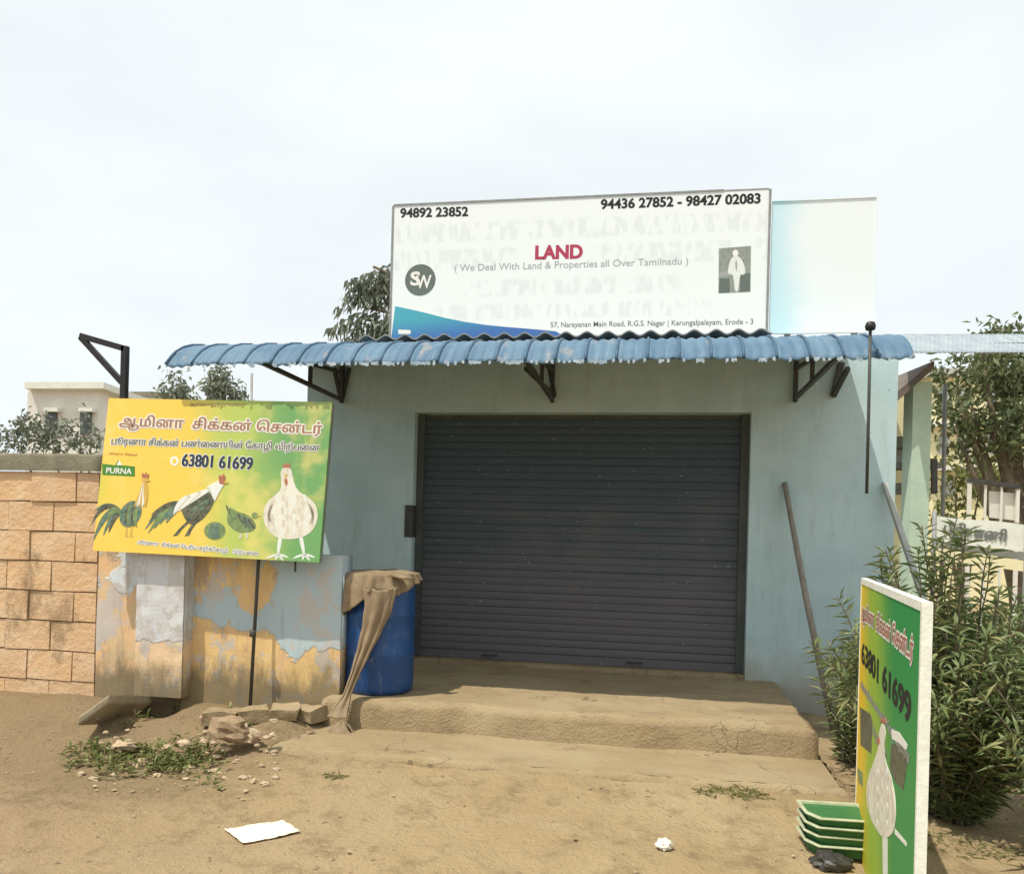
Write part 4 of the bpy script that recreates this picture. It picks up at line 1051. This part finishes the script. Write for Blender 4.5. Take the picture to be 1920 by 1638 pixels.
tuft('grass_tuft', 630, 1455, 40, .05, 'leaf_dry', 'tiny dry grass tuft on the sand before the lower step')

# trees
def tree(name, base, height, label, crowns, nl, leaf, ls, trunk_r=.12, branches=True, cat='tree'):
    """crowns: (centre, radii) clumps of leaves in world space"""
    r = thing(name, base, label, cat)
    tk = MB(); base = Vector(base)
    for c, rad in crowns:
        c = Vector(c); mid = base.lerp(c, .5); mid.x = base.x*.7+c.x*.3; mid.y = base.y*.7+c.y*.3
        tk.tube([base, base.lerp(mid,.5)+V(.05,0,0), mid, mid.lerp(c,.6), c+V(0,0,rad.z*.5)], [trunk_r, trunk_r*.85, trunk_r*.6, trunk_r*.35, trunk_r*.1], 7)
    tk.build('trunk', M['bark'], r, True)
    cr = MB(); tot = sum(q[1].x*q[1].y*q[1].z for q in crowns)
    for c, rad in crowns:
        c = Vector(c); k = max(4, int(nl*rad.x*rad.y*rad.z/tot/14))
        for i in range(k):
            d = rdir(); t = random.random()**.45; q = c+V(d.x*rad.x, d.y*rad.y, d.z*rad.z)*t
            for j in range(14):
                p = q+rdir()*random.random()*ls*2.4; dd = rdir(); dd.z -= .2
                leafq(cr, p, dd, rdir(), ls*random.uniform(.6,1.3), ls*.45, .2)
    cr.build('crown', M[leaf], r, kind='stuff')
    return r
def at(u, v, Z, z=None):
    p = Q(u, v, Z)
    if z is not None: p.z = z
    return p
# drooping fronded tree behind the hoarding
def frond_tree(name, base, label, fronds, leaf):
    r = thing(name, base, label, 'tree'); tk = MB(); cr = MB(); base = Vector(base)
    top = base.copy(); top.z = min(min(f[0].z for f in fronds), 5.0)
    tk.tube([base, base.lerp(top, .5)+V(.1,0,0), top], [.16,.13,.09], 7)
    for a, m, b in fronds:
        tk.tube([top, a, m], [.05,.03,.02], 5)
        for k in range(26):
            t = k/25; p = a*(1-t)**2+m*2*t*(1-t)+b*t*t; tg = ((m-a)*(1-t)+(b-m)*t).normalized()
            for q in range(6):
                d = rdir(); d.z = -abs(d.z)*.9-.1; d = (d+tg*.5); pp2 = p+rdir()*.09
                leafq(cr, pp2, d, rdir(), random.uniform(.12,.26)*(1-.35*t), .05, .35)
    tk.build('trunk', M['bark'], r, True); cr.build('crown', M[leaf], r, kind='stuff'); return r
Zt = 11.5
fr = [(at(790,540,Zt), at(700,500,Zt), at(640,575,Zt)), (at(780,540,Zt+.5), at(690,520,Zt+.5), at(668,560,Zt)), (at(790,600,Zt), at(680,575,Zt), at(622,625,Zt)),
      (at(790,515,Zt), at(735,495,Zt), at(655,535,Zt)), (at(770,620,Zt), at(690,600,Zt), at(650,640,Zt)), (at(780,560,Zt+.3), at(720,545,Zt), at(690,570,Zt)), (at(780,640,Zt+.3), at(720,605,Zt), at(700,640,Zt)),
      (at(790,600,Zt), at(860,520,Zt+1), at(930,600,Zt+1))]
frond_tree('drooping_tree', at(790,900,Zt,0), 'grey-green drooping tree showing left of the white hoarding', fr, 'grey_leaf')
Z2 = 15
tree('slender_tree', at(338,900,Z2,0), 4, 'thin wispy treetop above the yellow board, left of the denser treetop', [(at(330,708,Z2), V(.13,.13,.13)), (at(338,732,Z2), V(.18,.16,.14)), (at(328,745,Z2), V(.2,.16,.2)), (at(345,745,Z2), V(.2,.2,.1))], 420, 'grey_leaf', .13, .04)
tree('slender_tree', at(415,900,Z2,0), 4, 'denser pointed treetop above the yellow board under the awning end', [(at(408,694,Z2), V(.12,.12,.14)), (at(413,715,Z2), V(.24,.2,.17)), (at(420,735,Z2), V(.3,.25,.18)), (at(403,730,Z2), V(.15,.2,.15)), (at(430,760,Z2), V(.3,.25,.2))], 900, 'grey_leaf', .13, .04)
mb = MB(); mb.tube([at(474,900,14,0), at(472,700,14)], .02, 6); mb.solo('thin_mast', M['grey_steel'], at(474,900,14,0), 'thin pale mast rising behind the yellow board', 'mast', smooth=True)
# big tree on the right
Z3 = 13
big_cr = [(at(1840,690,Z3), V(.75,.8,.55)), (at(1900,720,Z3+.5), V(.8,.9,.7)), (at(1820,780,Z3), V(.6,.7,.45)), (at(1880,800,Z3), V(.75,.8,.5)), (at(1790,740,Z3), V(.35,.4,.3)), (at(1845,845,Z3), V(.45,.5,.22)), (at(1950,640,Z3+.5), V(.9,.9,.6)), (at(1870,640,Z3+1), V(.5,.5,.35)), (at(1960,800,Z3), V(.8,.8,.7)), (at(1790,815,Z3), V(.3,.3,.25))]
tree('shade_tree', at(1925,1000,Z3,0), 5, 'broad dark green shade tree at the right behind the neighbouring stall', big_cr, 4200, 'tree_leaf', .15, .16)
Z4 = 17
tree('pale_tree', at(1800,1000,Z4,0), 5, 'pale yellow-green small tree under the shade tree behind the banner', [(at(1790,900,Z4), V(.7,.6,.5)), (at(1840,915,Z4), V(.6,.6,.4)), (at(1765,950,Z4), V(.5,.5,.4)), (at(1880,890,Z4), V(.5,.5,.5))], 520, 'weed', .2, .06)

# ------------------------------------------------------------------ neighbours on the right
Zn = 10.5
ns_ = thing('neighbour_stall', at(1715,1050,Zn,0), 'neighbouring stall with a mint green post, yellow wall and sloping roof', 'stall')
def quadbox(mb, c, dep):      # four photo-plane corners given depth away from the viewer
    f_ = V(FW.x, FW.y, 0)*dep; q = [Vector(p) for p in c]
    return mb.add(q+[p+f_ for p in q], [(0,1,2,3),(7,6,5,4),(0,4,5,1),(1,5,6,2),(2,6,7,3),(3,7,4,0)])
def rect(u0, u1, v0, v1, Z): return [at(u0,v1,Z), at(u1,v1,Z), at(u1,v0,Z), at(u0,v0,Z)]
def ground_rect(u0, u1, v0, Z):
    a, b, c, d = at(u0,v0,Z,0), at(u1,v0,Z,0), at(u1,v0,Z), at(u0,v0,Z); return [a, b, c, d]
quadbox(MB(), ground_rect(1713,1748,715,Zn), .25).build('post', M['mint'], ns_)
quadbox(MB(), ground_rect(1600,1712,725,Zn+1.2), .2).build('wall', M['yellow_house'], ns_)
quadbox(MB(), [at(1640,790,Zn-.2), at(1752,690,Zn-.2), at(1752,676,Zn-.2), at(1640,770,Zn-.2)], 2.2).build('roof', M['old_tile'], ns_)
for v0, v1 in ((818,838), (866,878), (905,925)):
    quadbox(MB(), rect(1640,1765 if v0 == 866 else 1740,v0,v1,Zn+.5), .35).build('shelf', M['shelf'], ns_)
quadbox(MB(), rect(1660,1712,838,866,Zn+.9), .2).build('goods_box', M['house_grey'], ns_)
quadbox(MB(), rect(1748,1758,860,925,Zn+.1), .04).build('brace', M['dark_steel'], ns_)
# its blue sheet awning
na = thing('sheet_awning', at(1780,1000,Zn-1,0), 'weathered pale blue sheet awning of the next building, beyond the right wall of the shop', 'awning')
cs = MB()
def nsh(u, v):
    p = at(1690+260*u, 660-34*v, Zn-1.0+1.4*v); p.z += .004*math.cos(u*190)
    return p
cs.grid(120, 6, nsh); o = cs.build('roof_sheet', M['pale_sheet'], na, True); o.modifiers.new('thick', 'SOLIDIFY').thickness = .01
for u in (1950, 1975): MB().tube([at(u,1000,Zn-.9,0), at(u,640,Zn-.9)], .03, 8).build('post', M['grey_steel'], na, True)
MB().bar(at(1690,650,Zn-.3), at(1960,645,Zn-.3), .04).build('beam', M['dark_steel'], na)
# banner
Zb = 8.6
bc = [at(1752,1012,Zb), at(1925,1036,Zb-.2), at(1925,984,Zb-.2), at(1752,966,Zb)]
bn = thing('cloth_banner', at(1840,1100,Zb,0), 'white banner with dark Tamil lettering hung between posts behind the bush', 'banner')
mb = MB(); mb.grid(24, 6, lambda u, v: bc[0].lerp(bc[1], u).lerp(bc[3].lerp(bc[2], u), v)+V(0, .006*math.sin(u*8), -.008*math.sin(u*3.14*2)))
o = mb.build('cloth', M['white_paint'], bn, True)
bpz = Plane(bc[0]-FW*.018, bc[1]-bc[0], bc[3]-bc[0])
wl = (bc[1]-bc[0]).length
bpz.text('பிரியாணி', wl*.07, wl*.74, .05, .215, M['ink_dim'], bn, 'lettering', h=.0, off=.01, rep=((0,0),(.012,.004),(.006,-.004)))
q0, q1 = bc[0]-V(0,0,.03), bc[1]-V(0,0,.03)
quadbox(MB(), [q0-V(0,0,.05), q1-V(0,0,.05), q1+V(0,0,.025), q0+V(0,0,.025)], .012).build('hem_strip', M['shelf'], bn)
quadbox(MB(), [q0-V(0,0,.17), q1-V(0,0,.17), q1-V(0,0,.055), q0-V(0,0,.055)], .012).build('lower_band', M['yellow_house'], bn)
for p in (bc[3], bc[2]): MB().tube([V(p.x, p.y, 0), p+V(0,0,.05)], .022, 8).build('post', M['grey_steel'], bn, True)
# yellow house and gate beyond
Zy = 21
yh = thing('yellow_house', at(1850,1000,Zy,0), 'pale yellow storeyed house behind the trees at the right', 'house')
quadbox(MB(), ground_rect(1745,2050,705,Zy), 4).build('wall', M['yellow_house'], yh)
quadbox(MB(), rect(1739,2056,690,705,Zy-.2), 4.4).build('roof', M['house_grey'], yh)
for v in (790, 872): quadbox(MB(), rect(1741,2054,v,v+9,Zy-.3), .3).build('floor_band', M['cream'], yh)
for u, v in ((1760,730),(1800,730),(1850,730),(1760,815),(1800,815),(1850,815),(1772,895),(1812,895),(1862,895)):
    w = quadbox(MB(), rect(u,u+20,v,v+38,Zy-.06), .05).build('window', M['cream'], yh)
    quadbox(MB(), rect(u+2,u+18,v+2,v+36,Zy-.10), .035).build('pane', M['pale_pane'], w)
Zg = 12.5
gt = thing('iron_gate', at(1856,1000,Zg,0), 'grey barred gate with a dark top rail under the shade tree', 'gate')
MB().bar(at(1815,900,Zg), at(1910,912,Zg), .07).build('top_rail', M['dark_steel'], gt)
MB().bar(at(1815,978,Zg), at(1910,984,Zg), .06).build('bottom_rail', M['dark_steel'], gt)
for k in (0, 2, 4, 6):
    p = at(1818+15*k, 905+2*k, Zg); MB().bar(V(p.x,p.y,.1), p, .05 if k in (0,6) else .03).build('gate_bar', M['cream'], gt)
quadbox(MB(), [at(1856,970,Zg+.05), at(1908,976,Zg+.05), at(1908,925,Zg+.05), at(1856,920,Zg+.05)], .03).build('gate_panel', M['cream'], gt)
mb = MB(); mb.tube([at(1768,1000,Zn+.6,0), at(1770,860,Zn+.6), at(1772,720,Zn+.6)], .028, 7)
mb.solo('utility_post', M['grey_steel'], at(1768,1000,Zn+.6,0), 'slim grey post standing right of the mint green post', 'post', smooth=True)

# ------------------------------------------------------------------ houses far left
Zh = 24
hl_ = thing('distant_house', at(150,1000,Zh,0), 'cream flat-roofed house far behind the wall at the left', 'house')
quadbox(MB(), ground_rect(52,186,728,Zh), 7).build('wall', M['cream'], hl_)
quadbox(MB(), rect(46,194,716,728,Zh-.3), 7.5).build('roof_parapet', M['white_paint'], hl_)
for u in (85, 150):
    w = quadbox(MB(), rect(u,u+20,772,815,Zh-.08), .1).build('window', M['dark_glass'], hl_)
    quadbox(MB(), rect(u-3,u+23,764,771,Zh-.25), .3).build('sunshade', M['white_paint'], hl_)
h2 = thing('distant_house', at(205,1000,Zh+4,0), 'grey flat-roofed house right of the cream house, partly hidden by the yellow board', 'house')
quadbox(MB(), ground_rect(188,290,742,Zh+4), 6).build('wall', M['house_grey'], h2)
quadbox(MB(), rect(184,296,734,742,Zh+3.8), 6.4).build('roof_parapet', M['coping'], h2)
quadbox(MB(), rect(200,222,765,800,Zh+3.9), .1).build('window', M['dark_glass'], h2)
tree('scrub_tree', at(160,1000,14,0), 3, 'grey-green scrub tree just behind the block wall at the left', [(at(150,830,14), V(.35,.35,.3)), (at(172,800,14), V(.25,.3,.3)), (at(90,815,14), V(.6,.4,.45)), (at(20,820,14), V(.6,.4,.4))], 1100, 'grey_leaf', .11, .05)
